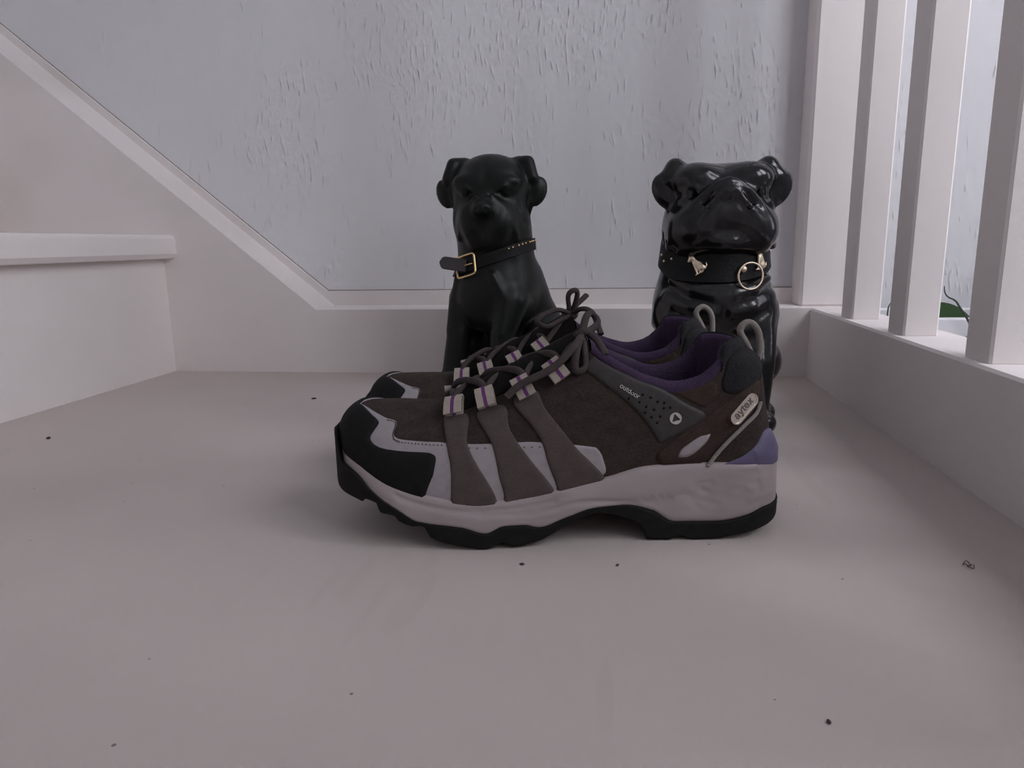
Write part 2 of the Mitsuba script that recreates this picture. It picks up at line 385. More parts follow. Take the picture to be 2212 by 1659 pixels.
def upper_normal(s, t, e=2e-3):
    s, t = np.broadcast_arrays(np.asarray(s, float), np.asarray(t, float))
    sc = np.clip(s, .012, .988)
    tc = np.clip(t, .004, .996)
    n = np.cross(upper(sc + e, tc) - upper(sc - e, tc), upper(sc, tc + e) - upper(sc, tc - e))
    return n / np.maximum(np.linalg.norm(n, axis=-1, keepdims=True), 1e-12)

def rim_t(s):
    """t of the lateral edge of the collar opening."""
    x = s2x(s)
    zb = MID_TOP(x) - .004
    q = np.clip((RIM(x) - zb) / (TOP_H(x) - zb), 0, 1)
    return np.where(x < .152, .5, np.arcsin(np.clip(q ** (SECT(x) / 2), 0, 1)) / np.pi)
# outlines of the sewn and moulded pieces of the upper, in its own surface coordinates (s along the shoe, t up the lateral side)
PANEL = {
    'toe_cap': [(0.126, 0.534), (0.183, 0.335), (0.209, 0.29), (0.211, 0.27), (0.194, 0.192), (0.193, 0.165), (0.207, 0.144), (0.253, 0.154), (0.307, 0.17), (0.32, 0.159), (0.321, 0.142), (0.316, 0.083), (0.303, 0.019), (0.286, 0.019), (0.227, 0.017), (0.172, 0.0), (0.126, 0.0)],
    'overlay': [(0.129, 0.539), (0.18, 0.379), (0.221, 0.322), (0.247, 0.309), (0.248, 0.286), (0.243, 0.24), (0.246, 0.217), (0.257, 0.21), (0.294, 0.215), (0.334, 0.215), (0.405, 0.174), (0.471, 0.132), (0.529, 0.082), (0.552, 0.063), (0.565, 0.003), (0.494, 0.009), (0.445, 0.016), (0.381, 0.024), (0.31, 0.021), (0.234, 0.016), (0.132, 0.0)],
    'strap1': [(0.333, 0.355), (0.367, 0.326), (0.372, 0.293), (0.37, 0.25), (0.368, 0.197), (0.38, 0.13), (0.409, 0.023), (0.381, 0.023), (0.344, 0.021), (0.345, 0.112), (0.337, 0.21), (0.331, 0.303)],
    'strap2': [(0.387, 0.325), (0.411, 0.312), (0.427, 0.282), (0.428, 0.207), (0.441, 0.147), (0.461, 0.082), (0.489, 0.01), (0.445, 0.017), (0.421, 0.021), (0.414, 0.07), (0.411, 0.11), (0.405, 0.173), (0.395, 0.222), (0.382, 0.289)],
    'strap3': [(0.442, 0.312), (0.468, 0.305), (0.479, 0.215), (0.501, 0.14), (0.521, 0.079), (0.541, 0.039), (0.561, 0.004), (0.528, 0.007), (0.494, 0.009), (0.481, 0.07), (0.474, 0.129), (0.464, 0.17), (0.445, 0.237), (0.435, 0.283)],
    'saddle': [(0.532, 0.289), (0.559, 0.207), (0.591, 0.132), (0.613, 0.086), (0.629, 0.054), (0.639, 0.033), (0.645, 0.034), (0.68, 0.044), (0.713, 0.054), (0.73, 0.067), (0.683, 0.094), (0.642, 0.135), (0.605, 0.174), (0.576, 0.23), (0.556, 0.283), (0.546, 0.321)],
    'heel_strap': [(0.88, 0.124), (0.806, 0.1), (0.757, 0.079), (0.726, 0.064), (0.687, 0.049), (0.647, 0.026), (0.633, 0.016), (0.64, 0.004), (0.669, 0.003), (0.714, 0.003), (0.746, 0.019), (0.804, 0.049), (0.851, 0.069), (0.873, 0.083), (0.89, 0.102)],
    'piping': [(0.871, 0.082), (0.853, 0.066), (0.81, 0.049), (0.75, 0.019), (0.717, 0.001)],
    'teardrop': [(0.667, 0.011), (0.673, 0.02), (0.692, 0.029), (0.709, 0.036), (0.722, 0.037), (0.732, 0.039), (0.72, 0.026), (0.697, 0.014), (0.684, 0.01), (0.674, 0.01)],
    'heel_rubber': [(0.746, 0.003), (0.767, 0.004), (0.794, 0.009), (0.838, 0.019), (0.875, 0.036), (0.884, 0.019), (0.871, 0.006), (0.821, 0.001), (0.786, 0.0), (0.757, 0.0)],
    'heel_panel': [(0.778, 0.140), (0.79, 0.156), (0.80, 0.162), (0.82, 0.170), (0.85, 0.178), (0.90, 0.181), (0.95, 0.182), (0.985, 0.183), (0.986, 0.150), (0.95, 0.138), (0.90, 0.120), (0.86, 0.109), (0.825, 0.102), (0.79, 0.0985), (0.768, 0.104), (0.765, 0.120)],
    'collar_panel': [(0.576, 0.23), (0.605, 0.174), (0.642, 0.137), (0.683, 0.102), (0.724, 0.076), (0.749, 0.092), (0.756, 0.106), (0.751, 0.13), (0.72, 0.119), (0.673, 0.119), (0.633, 0.142), (0.605, 0.174)],
    'badge': [(0.788, 0.061), (0.834, 0.087)],
    'logo': [(0.666, 0.07)],
    'text': [(0.581, 0.179), (0.608, 0.132)],
    'loops': [(0.348, 0.383), (0.4, 0.348), (0.454, 0.31), (0.499, 0.335)],
    'perfs': [(0.598, 0.152), (0.613, 0.135), (0.625, 0.123), (0.636, 0.11), (0.647, 0.104), (0.593, 0.14), (0.608, 0.122), (0.618, 0.107), (0.63, 0.096), (0.646, 0.094), (0.616, 0.096), (0.626, 0.083), (0.635, 0.07), (0.657, 0.092), (0.64, 0.08)],}
VM = .15                                                         # metres per unit of t, near enough

def lift(st, off):
    st = np.asarray(st, float)
    return upper(st[:, 0], st[:, 1]) + upper_normal(st[:, 0], st[:, 1]) * np.reshape(off, (-1, 1))

def panel(outline, thick, base=0.0, edge=.0012, step=.0022, smooth_outline=1, hole=None):
    """A piece of material on the upper with rounded edges: outline in (s, t)."""
    o = chaikin(outline, smooth_outline)
    q = np.c_[s2x(o[:, 0]), o[:, 1] * VM]
    poly = sg.Polygon(q).buffer(0)
    if poly.geom_type != 'Polygon': poly = max(poly.geoms, key=lambda g: g.area)
    if hole is not None: poly = poly.difference(hole)
    if poly.geom_type != 'Polygon': poly = max(poly.geoms, key=lambda g: g.area)
    L = poly.exterior.length
    b = np.array([poly.exterior.interpolate(d).coords[0] for d in np.arange(0, L, step * .7)])
    inner = poly.buffer(-edge)
    rings = [b]
    for g in getattr(inner, 'geoms', [inner]):
        if not g.is_empty: rings.append(np.array([g.exterior.interpolate(d).coords[0] for d in np.arange(0, g.exterior.length, step * .7)]))
    x0, y0, x1, y1 = poly.bounds
    gx, gy = np.meshgrid(np.arange(x0, x1, step), np.arange(y0, y1, step))
    g = np.c_[gx.ravel(), gy.ravel()]; g[:, 0] += (np.arange(len(gx)) % 2).repeat(gx.shape[1]) * step / 2
    deep = inner.buffer(-step * .6)
    g = g[shapely.contains_xy(deep, g[:, 0], g[:, 1])] if not deep.is_empty else g[:0]
    P = np.vstack(rings + [g])
    D = Delaunay(P)
    c = P[D.simplices].mean(1)
    tri = D.simplices[shapely.contains_xy(poly.buffer(1e-6), c[:, 0], c[:, 1])]
    st = np.c_[x2s(P[:, 0]), P[:, 1] / VM]
    d = np.array([poly.exterior.distance(sg.Point(p)) for p in P])
    top = lift(st, base + thick * np.sqrt(np.clip(d / edge, 0, 1) * (2 - np.clip(d / edge, 0, 1))) * 1.0 + thick * .35 * (d < 1e-9))
    a, bb, cc = top[tri[:, 0]], top[tri[:, 1]], top[tri[:, 2]]
    nrm = np.cross(bb - a, cc - a); out = upper_normal(st[tri[:, 0], 0], st[tri[:, 0], 1])
    flip = (nrm * out).sum(1) < 0
    tri[flip] = tri[flip][:, ::-1]
    # the skirt of the edge down to the skin
    n = len(top); nb = len(b)
    low = lift(st[:nb], -.0012)
    k = np.arange(nb); k2 = (k + 1) % nb
    skirt = np.vstack([np.stack([k, k2, n + k], 1), np.stack([k2, n + k2, n + k], 1)])
    m = trimesh.Trimesh(np.vstack([top, low]), np.vstack([tri, skirt]), process=False)
    return m

def to_sole(o):
    """the lower edge of a piece tucked in behind the midsole"""
    out = []
    for k, (s, t) in enumerate(o):
        low, nxt, prv = t < .025, o[(k + 1) % len(o)][1] < .025, o[k - 1][1] < .025
        if low and nxt and not prv: out += [(s, t), (s + .002, .0), (s + .001, .0)]
        elif low and prv and not nxt: out += [(s - .001, .0), (s - .002, .0), (s, t)]
        else: out.append((s, 0.0 if low else t))
    return out

def mirror_t(o):
    return [(s, 1 - t) for s, t in o]

def sole_loft(top, bottom, grow_top, grow_bottom, x0, x1, toe, heel, rows=160, groove=None, bulge=0.0):
    """A closed sole: for each station a ring of points round its cross-section."""
    s = np.linspace(0, 1, rows); x = s2x(s, x0, x1)
    ends = cap((x - x0) / toe, 2.2) * cap((x1 - x) / heel, 2.2)
    zt, zb = top(x), np.minimum(bottom(x), top(x) - .0008)
    h = np.linspace(0, 1, 15)
    ring = []
    for side in (-1, 1):
        W = (WL if side < 0 else WM)(x)
        for q in (h if side < 0 else h[::-1]):          # lateral wall down, medial wall up
            g = grow_top + (grow_bottom - grow_top) * q + bulge * math.sin(math.pi * q)
            r = .0018 * (max(0, 1 - q / .08) ** 2 + max(0, 1 - (1 - q) / .08) ** 2)
            z = zt + (zb - zt) * q
            gg = g - r + (groove(x, z) if groove is not None and side < 0 else (groove(x, z) if groove is not None else 0))
            ring.append(np.stack([x, CEN(x) + side * (W + gg) * ends, z], -1))
        if side < 0:
            for k in (-.6, 0, .6): ring.append(np.stack([x, CEN(x) + k * (WL(x)) * ends, zb + .0006], -1))
    for k in (.6, 0, -.6): ring.append(np.stack([x, CEN(x) + k * (WL(x)) * ends, zt], -1))
    V = np.stack(ring, 1); a, b = V.shape[:2]
    f = grid_faces(a, b, False, True)
    m = trimesh.Trimesh(V.reshape(-1, 3), np.vstack([f[:, [0, 1, 2]], f[:, [0, 2, 3]]]), process=False)
    return m if m.volume > 0 else trimesh.Trimesh(m.vertices, m.faces[:, ::-1], process=False)

# shallow flowing lines pressed into the side of the midsole
_groove_lines = [np.array([(.095, .0215), (.125, .022), (.16, .0268), (.19, .0255), (.215, .0285), (.238, .0365), (.262, .0415)]),
                 np.array([(.200, .0245), (.222, .0275), (.243, .0325), (.262, .0375)]), np.array([(.225, .0222), (.24, .0262), (.255, .0315)]),
                 np.array([(.262, .0245), (.2645, .0300), (.263, .0355)]), np.array([(.045, .0325), (.065, .0265), (.09, .0235), (.115, .0245), (.14, .0275)])]
_gp = np.vstack([np.c_[pch(np.arange(len(l)), l[:, 0])(np.linspace(0, len(l) - 1, 90)), pch(np.arange(len(l)), l[:, 1])(np.linspace(0, len(l) - 1, 90))] for l in _groove_lines])
_gt = cKDTree(_gp)
def midsole_groove(x, z):
    d = _gt.query(np.c_[x, z])[0]
    return -.0012 * np.exp(-(d / .0014) ** 2)

OUT_TOP = pch([0, .002, .0035, .006, .009, .012, .018, .034, .29], [.0630, .0660, .0655, .0590, .0500, .0470, .0445, .0335, .0335])
def out_top(x):
    k = sstep(.0055, .012, x)
    return OUT_TOP(x) * (1 - k) + (MID_BOT(x) + .0012) * k

def rim_band(s0=.545, n=90, prof=None):
    """Padded collar: from the rim over the top and down inside; returns its mesh."""
    s = 1 - (1 - np.linspace(0, 1, n)) ** 1.6
    s = s0 + (1 - s0) * s
    tl = rim_t(s)
    line = np.vstack([np.c_[s, tl], np.c_[s[::-1], 1 - tl[::-1]][1:]])
    P = lift(line, 0); Nn = upper_normal(np.clip(line[:, 0], 0, .985), line[:, 1])
    # the inward direction: level, away from the outer skin, towards the middle of the opening
    mid = np.array([.215, 0, 0])
    inw = -Nn; inw[:, 2] = 0
    end = s2x(line[:, 0]) > .272
    to_mid = mid - P; to_mid[:, 2] = 0
    k = sstep(.262, .284, s2x(line[:, 0]))[:, None]
    inw = inw / np.linalg.norm(inw, axis=1, keepdims=True) * (1 - k) + to_mid / np.linalg.norm(to_mid, axis=1, keepdims=True) * k
    inw /= np.linalg.norm(inw, axis=1, keepdims=True)
    for _ in range(12):
        inw[1:-1] = (inw[:-2] + 2 * inw[1:-1] + inw[2:]) / 4
    inw /= np.linalg.norm(inw, axis=1, keepdims=True)
    prof = prof or [(-.0004, -.0030), (-.0009, 0), (.0002, .0022), (.0022, .0036), (.0046, .0038), (.0068, .0026), (.0084, .0002), (.0092, -.005), (.0096, -.012), (.0098, -.022), (.0105, -.035), (.012, -.05), (.014, -.062)]
    V = []
    for i, dz in prof:
        q = P + inw * i; q[:, 2] += dz
        if dz < -.004: q[:, 2] = np.maximum(q[:, 2], .047)
        V.append(q)
    V = np.stack(V, 1)
    f = grid_faces(*V.shape[:2])
    return trimesh.Trimesh(V.reshape(-1, 3), np.vstack([f[:, [0, 1, 2]], f[:, [0, 2, 3]]]), process=False)

def upper_shell(rows=150, cols=44):
    s = np.linspace(0, 1, rows); tl = rim_t(s)
    halves = []
    for side in (0, 1):
        u = np.linspace(0, 1, cols)
        t = tl[:, None] * u[None]
        q = upper(s[:, None], t if side == 0 else 1 - t)
        f = grid_faces(rows, cols)
        f = np.vstack([f[:, [0, 1, 2]], f[:, [0, 2, 3]]])
        if side == 1: f = f[:, ::-1]
        halves.append((q.reshape(-1, 3), f))
    return join(halves)

def webbing_loop(s, t, lean=0.0, length=.0094, width=.0112, stripe=False, up=1.0):
    """A folded webbing loop standing at a place of the upper, its open end towards the tongue."""
    p = lift([(s, t)], .0012)[0]; n = upper_normal(s, t)
    n = n / np.linalg.norm(n)
    e = lift([(s, t + .01 * up)], .0012)[0] - p
    e -= n * (e @ n); e /= np.linalg.norm(e)
    wv = np.cross(n, e)
    c_, s_ = math.cos(lean), math.sin(lean)
    e, wv = e * c_ + wv * s_, wv * c_ - e * s_
    a = np.linspace(-np.pi / 2, np.pi / 2, 9)
    r = .0021
    out = [(-.0035, .0015 + 2 * r - .0012)] + [(length * .5, 2 * r + .0016)] + [(length + r * math.cos(k), .0010 + r + r * math.sin(k)) for k in a[::-1]] + [(-.002, .0006)]
    th = .0002 if stripe else 0
    w = .0022 if stripe else width
    o = np.array(out)
    line = sg.LineString(o).buffer(.00055 + th, cap_style='flat', join_style='round', quad_segs=3)
    m = trimesh.creation.extrude_polygon(line, w)
    v, f = arr(m)
    v = p + v[:, :1] * e + v[:, 1:2] * n + (v[:, 2:] - w / 2) * wv
    m = trimesh.Trimesh(v, f, process=False)
    return m if m.volume > 0 else trimesh.Trimesh(v, f[:, ::-1], process=False)

LOOPS = [(.350, .338, -.05), (.400, .318, .15), (.455, .292, .4), (.502, .300, .55)]
def loop_top(i, side, h=.0035):
    s, t, _ = LOOPS[i]
    t2 = t + .046
    s2 = s if side < 0 else s - .012
    return lift([(s2, t2 if side < 0 else 1 - t2)], h)[0]

def shoe(name, label, place, bow, mirror):
    k = thing(name, label, 'shoe', 'pair of hiking shoes')
    o, ang = np.array(place[:2] + [0.0]), place[2]
    ca, sa = math.cos(ang), math.sin(ang)
    def xf(v):
        v = np.array(v, float)
        if mirror: v = v * [1, -1, 1]
        return np.c_[o[0] + v[:, 0] * ca - v[:, 1] * sa, o[1] + v[:, 0] * sa + v[:, 1] * ca, v[:, 2] + .0002]
    xf.flips = mirror
    def P(n, m, mat, smooth=True, parent=None, **kw):
        return obj(n, m, mat, parent or k, smooth, xf=xf, **kw)
    ms = P('midsole', sole_loft(MID_TOP, MID_BOT, .0010, .0056, .0035, .2848, .052, .036, groove=midsole_groove, bulge=.0012), 'mat_midsole', 50, label='grey rubber midsole with flowing grooves')
    P('outsole', sole_loft(out_top, OUT_BOT, .0060, .0046, .0, .2858, .052, .036, rows=260), 'mat_outsole', 40, label='black lugged outsole with a toe bumper')
    up = P('upper', upper_shell(), 'mat_suede_dark', True, label='dark brown suede upper')
    P('collar_lining', rim_band(), 'mat_purple', True, label='purple padded collar lining')
    P('heel_collar', rim_band(.779, 60, [(.0002, -.0052), (-.0016, -.0040), (-.0022, 0), (-.0009, .0030), (.0016, .0046), (.0042, .0047), (.0044, .0030)]), 'mat_panel_dark', True, label='dark fabric round the heel collar')
    # insole
    s = np.linspace(.30, .985, 40)
    ins = np.stack([np.stack([s2x(s), CEN(s2x(s)) + kx * .031 * cap((X1 - s2x(s)) / .034, 2.2), .051 + 0 * s], -1) for kx in np.linspace(-1, 1, 7)], 1)
    P('insole', (ins.reshape(-1, 3), grid_faces(40, 7)), 'mat_insole', True)
    # tongue: over the instep under the laces and standing out of the opening
    s = np.linspace(.335, .528, 34); us = np.linspace(-1, 1, 15)
    base = np.stack([lift(np.c_[s, .5 + u * .150 * np.ones_like(s)], .0012 + .0035 * (1 - u * u) * np.ones_like(s)) for u in us], 1)
    tip0, tip1 = lift([(.528, .5)], .004)[0], None
    d = base[-1] - base[-4]; d /= np.linalg.norm(d, axis=-1, keepdims=True)
    ext = [base[-1] + d * L + np.array([0, 0, -.1 * L]) for L in (.002, .004, .006, .0075)]
    top = np.concatenate([base, np.stack(ext)], 0)
    f = grid_faces(*top.shape[:2])
    tm = trimesh.Trimesh(top.reshape(-1, 3), np.vstack([f[:, [0, 1, 2]], f[:, [0, 2, 3]]]), process=False)
    tn = tm.vertex_normals
    low = np.array(tm.vertices) - tn * .005 * np.sign(tn[len(tn) // 2, 2])
    rim_i = np.r_[np.arange(15), np.arange(1, len(top)) * 15 + 14, (len(top) - 1) * 15 + np.arange(13, -1, -1), np.arange(len(top) - 2, 0, -1) * 15]
    n0 = len(low); r2 = np.roll(rim_i, -1)
    skirt = np.vstack([np.stack([rim_i, r2, n0 + r2], 1), np.stack([rim_i, n0 + r2, n0 + rim_i], 1)])
    P('tongue', trimesh.Trimesh(np.vstack([np.array(tm.vertices), low]), np.vstack([tm.faces, tm.faces[:, ::-1] + n0, skirt]), process=False), 'mat_tongue', 40, label='dark tongue under the laces')
    lining = top[-9:] - np.array([0, 0, .0056])
    # moulded and sewn pieces, both sides of the shoe
    lat, med = (lambda q: q), mirror_t
    tc = PANEL['toe_cap']
    half = tc[:-1]
    cap_outline = [(0.02, .0)] + [(.02, 1.0)] + [(s_, 1 - t_) for s_, t_ in half[::-1][2:-1]] + [(s_, t_) for s_, t_ in half[1:-2]]
    top_mid = (half[0][0], .5)
    cap_outline = [(.02, 0.0), (.02, 1.0)] + [(.315, .92), (.301, 1.0), (.300, 1.0)] + [(s_, 1 - t_) for s_, t_ in half[11:0:-1]] + [top_mid] + [(s_, t_) for s_, t_ in half[1:12]] + [(.315, .08), (.300, .0), (.301, .0)]
    P('toe_cap', panel(cap_outline, .0018, .0006, edge=.0016, smooth_outline=2), 'mat_rubber', True, up, label='black rubber toe cap')
    ov = PANEL['overlay']
    a = [(s_, t_) for s_, t_ in ov[1:16]]
    ov_outline = [(.06, 0.0), (.06, 1.0)] + [(s_, 1 - t_) for s_, t_ in [(.565, .0)] + a[::-1]] + [(ov[0][0], .5)] + a + [(.565, 0.0)]
    P('toe_overlay', panel(ov_outline, .0008, 0, edge=.0009, smooth_outline=1), 'mat_overlay', True, up, label='pale lavender grey overlay')
    for side in (lat, med):
        for nm in ('strap1', 'strap2', 'strap3'):
            P('strap', panel(side(to_sole(PANEL[nm])), .0014, .0006, edge=.0010), 'mat_strap', True, up, label='grey brown suede strap')
        P('saddle', panel(side(PANEL['saddle']), .0012, .0002, edge=.0012), 'mat_saddle', True, up, label='dark grey perforated side panel')
        P('collar_panel', panel(side(PANEL['collar_panel']), .0008, 0), 'mat_suede_brown', True, up)
        P('heel_panel', panel(side(PANEL['heel_panel']), .0012, .0), 'mat_panel_dark', True, up, label='dark heel collar panel')
        P('heel_strap', panel(side(PANEL['heel_strap']), .0014, .0004), 'mat_suede_brown', True, up, label='brown suede heel strap')
        P('teardrop', panel(side(PANEL['teardrop']), .0006, .0016, edge=.0006, step=.0012), 'mat_overlay', True, up, label='pale teardrop inlay')
        P('heel_rubber', panel(side([(.735, .0), (.767, .0045), (.794, .009), (.838, .019), (.875, .035), (.91, .036), (.95, .028), (.992, .026), (.992, .0)]), .0016, .0004, smooth_outline=1), 'mat_purple_rubber', True, up, label='purple rubber heel piece')
        pp = np.array(side(PANEL['piping']))
        q = np.linspace(0, len(pp) - 1, 40)
        line = np.c_[pch(np.arange(len(pp)), pp[:, 0])(q), pch(np.arange(len(pp)), pp[:, 1])(q)]
        P('piping', tube(lift(line, .0018), .0013, 8), 'mat_cord', True, up, label='pale piping')
        dots = []
        for s_, t_ in side(PANEL['perfs']):
            dots.append(ellipsoid(lift([(s_, t_)], .0013)[0], [.0008, .0008, .0008], 1))
        P('perforation', join(dots), 'mat_dot', True, up, kind='stuff')
        # stitching along the edge of the overlay
        st_line = np.array(side(ov[2:13]))
        q = np.linspace(.3, len(st_line) - 1.2, 60)
        sl = np.c_[np.interp(q, np.arange(len(st_line)), st_line[:, 0]), np.interp(q, np.arange(len(st_line)), st_line[:, 1]) - (.014 if side is lat else -.014)]
        P('stitching', join([ellipsoid(lift([z_], .0010)[0], [.0005, .0004, .0004], 1) for z_ in sl]), 'mat_stitch', True, up, kind='stuff')
    # badge, round logo and lettering on the outer side
    b0, b1 = np.array(PANEL['badge'])
    p0, p1 = lift([b0], .0016)[0], lift([b1], .0016)[0]
    n = upper_normal(*((b0 + b1) / 2)); ax = p1 - p0; L = np.linalg.norm(ax); ax /= L
    n = n - ax * (n @ ax); n /= np.linalg.norm(n)
    ay = np.cross(n, ax)
    c0 = (p0 + p1) / 2 + n * .0012
    def plate(poly, d0, d1, cx=0, cy=0):
        m = trimesh.creation.extrude_polygon(poly, d1 - d0); v, f = arr(m)
        return trimesh.Trimesh(c0 + v[:, :1] * ax + v[:, 1:2] * ay + (v[:, 2:] + d0) * n, f, process=False)
    capsule = sg.LineString([(-L / 2, 0), (L / 2, 0)]).buffer(.0042, quad_segs=10)
    bd = P('badge', join([plate(capsule, -.0035, .0003), plate(capsule.difference(capsule.buffer(-.0008)), .0, .0009)]), 'mat_badge', 30, up, label='metal capsule badge with lettering')
    tx = meshkit.text_mesh('aytex', .0042, .0004, bold=True); v, f = arr(tx)
    w_ = v[:, 0].max() - v[:, 0].min(); v[:, 0] -= (v[:, 0].max() + v[:, 0].min()) / 2; v[:, 1] -= (v[:, 1].max() + v[:, 1].min()) / 2
    v[:, 0] *= (L * 1.08) / w_
    P('lettering', trimesh.Trimesh(c0 + v[:, :1] * ax + v[:, 1:2] * ay + (v[:, 2:] + .0002) * n, f, process=False), 'mat_badge_letter', False, bd)
    def decal(poly, st0, st1, mat, nm, h=.0016):
        """flat print pressed onto the skin: poly in metres round st0, its x axis towards st1."""
        q0, q1 = lift([st0], h)[0], lift([st1], h)[0]
        nn = upper_normal(*st0); e = q1 - q0; e -= nn * (e @ nn); e /= np.linalg.norm(e); g = np.cross(nn, e)
        return q0, e, g, nn
    lg = PANEL['logo'][0]
    q0, e, g, nn = decal(None, lg, (lg[0] + .02, lg[1]), None, None)
    ring = sg.Point(0, 0).buffer(.0036, 12).difference(sg.Polygon([(.0024 * math.cos(a_), .0024 * math.sin(a_)) for a_ in (math.radians(95), math.radians(215), math.radians(335))]).buffer(.0003))
    m = trimesh.creation.extrude_polygon(ring, .0007); v, f = arr(m)
    P('logo', trimesh.Trimesh(q0 + v[:, :1] * e + v[:, 1:2] * g + (v[:, 2:] - .0004) * nn, f, process=False), 'mat_print', False, up, label='round white triangle emblem')
    t0, t1 = PANEL['text']
    q0, e, g, nn = decal(None, ((t0[0] + t1[0]) / 2, (t0[1] + t1[1]) / 2), t1, None, None)
    tx = meshkit.text_mesh('outdoor', .0026, .0006, bold=True); v, f = arr(tx)
    Lt = np.linalg.norm(lift([t1], 0)[0] - lift([t0], 0)[0])
    v[:, 0] -= (v[:, 0].max() + v[:, 0].min()) / 2; v[:, 1] -= (v[:, 1].max() + v[:, 1].min()) / 2
    v[:, 0] *= Lt / (v[:, 0].max() - v[:, 0].min())
    P('lettering', trimesh.Trimesh(q0 + v[:, :1] * e + v[:, 1:2] * g + (v[:, 2:] - .0003) * nn, f, process=False), 'mat_print', False, up, label='small white word on the side panel')
    # pull tab at the heel
    hb = lift([(1.0, .20)], .001)[0]
    hb = np.array([.2722, 0, .1035])
    pt = [hb + np.array(d) for d in ((-.0015, -.001, -.006), (-.0045, -.0008, .004), (-.0095, -.0004, .014), (-.0118, 0, .0205), (-.0075, .0004, .0245), (-.0012, .0006, .0205), (.0012, .0006, .011), (.0010, .0006, .003), (-.0006, 0, -.004))]
    P('pull_tab', tube(np.array(pt), .0021, 10, samples=60), 'mat_cord', True, label='pale cord pull loop')
    # webbing loops and laces
    for i, (s_, t_, ln) in enumerate(LOOPS):
        for side in (-1, 1):
            tt = t_ if side < 0 else 1 - t_
            ss = s_ if side < 0 else s_ - .012
            lp = P('lace_loop', webbing_loop(ss, tt, ln if side < 0 else -ln, up=-side), 'mat_webbing', 40, label='pale webbing lace loop')
            P('stripe', webbing_loop(ss, tt, ln if side < 0 else -ln, stripe=True, up=-side), 'mat_stripe', 40, lp, label='purple stripe')
    rad = .0025
    for i in range(3):
        for side in (-1, 1):
            a_, b_ = loop_top(i, side, .004), loop_top(i + 1, -side, .004)
            m_ = (a_ + b_) / 2 + np.array([0, 0, .0055 + (.0025 if side > 0 else 0)])
            tail = a_ + (a_ - b_) * .05 - np.array([0, 0, .0055]); tail2 = b_ + (b_ - a_) * .05 - np.array([0, 0, .0055])
            P('lace', tube(np.array([tail, a_ + [0, 0, .001], m_, b_ + [0, 0, .001], tail2]), rad, 10, .75, samples=36), 'mat_lace', True)
    a_, b_ = loop_top(0, -1), loop_top(0, 1)
    P('lace', tube(np.array([a_ + (a_ - b_) * .12, a_, (a_ + b_) / 2 + [0, 0, .004], b_, b_ + (b_ - a_) * .12]), rad, 10, .75, samples=30), 'mat_lace', True)
    kn = np.array(bow['knot'])
    for side in (-1, 1):
        a_ = loop_top(3, side)
        P('lace', tube(np.array([a_ + (a_ - kn) * .1, a_, (a_ + kn) / 2 + [0, 0, .002], kn]), rad, 10, .75, samples=26), 'mat_lace', True)
    P('lace_knot', join([tube(kn + np.array([(-.004, -.003, 0), (0, -.0045, .003), (.004, 0, .002), (.001, .004, -.001), (-.004, .001, -.002), (-.004, -.003, 0)]), .0027, 10, samples=30), ellipsoid(kn, [.005, .0045, .0042], 2)]), 'mat_lace', True)
    for pts in bow['strands']:
        P('lace', tube(np.array(pts), rad, 10, .75, samples=60), 'mat_lace', True)
    return k
BOW_NEAR = {'knot': [.160, -.004, .1215], 'strands': [
    [(.160, -.006, .123), (.156, -.020, .119), (.1535, -.027, .111), (.1545, -.0285, .1035), (.158, -.0275, .1040), (.160, -.023, .112), (.161, -.010, .121)],
    [(.160, -.004, .123), (.163, .006, .131), (.168, .014, .1335), (.1715, .012, .130), (.169, .006, .126), (.162, -.002, .123)],
    [(.159, -.008, .122), (.151, -.028, .1165), (.141, -.0325, .1075), (.130, -.0350, .1020), (.119, -.0362, .0965), (.112, -.0382, .0905)],
    [(.161, .000, .122), (.166, -.010, .122), (.170, -.018, .117), (.172, -.0235, .112)]]}
BOW_FAR = {'knot': [.160, .004, .1235], 'strands': [
    [(.160, .006, .125), (.150, .014, .1290), (.139, .022, .1265), (.133, .026, .1215), (.1365, .026, .1185), (.147, .019, .1195), (.159, .008, .1235)],
    [(.160, .004, .125), (.1585, .008, .134), (.1600, .012, .1425), (.1632, .012, .1435), (.1640, .008, .134), (.161, .004, .125)],
    [(.160, .002, .125), (.166, -.004, .131), (.1725, -.008, .136), (.175, -.010, .138)],
    [(.161, .006, .125), (.168, .014, .1295), (.1745, .022, .1275), (.178, .028, .119), (.180, .032, .112)]]}
NEAR_AT = [-.1763, .4239, math.radians(8.0)]
_e = np.array([math.cos(math.radians(8)), math.sin(math.radians(8))]); _b = np.array([-_e[1], _e[0]])
FAR_AT = list(np.array([-.1763, .4239]) + _b * .1015 + _e * .001) + [math.radians(10.0)]
shoe('hiking_shoe', 'brown and grey hiking shoe in front, metal badge on its heel in view', NEAR_AT, BOW_NEAR, False)
shoe('hiking_shoe', 'brown hiking shoe mostly hidden behind the front shoe, nearer the dog statues', FAR_AT, BOW_FAR, True)
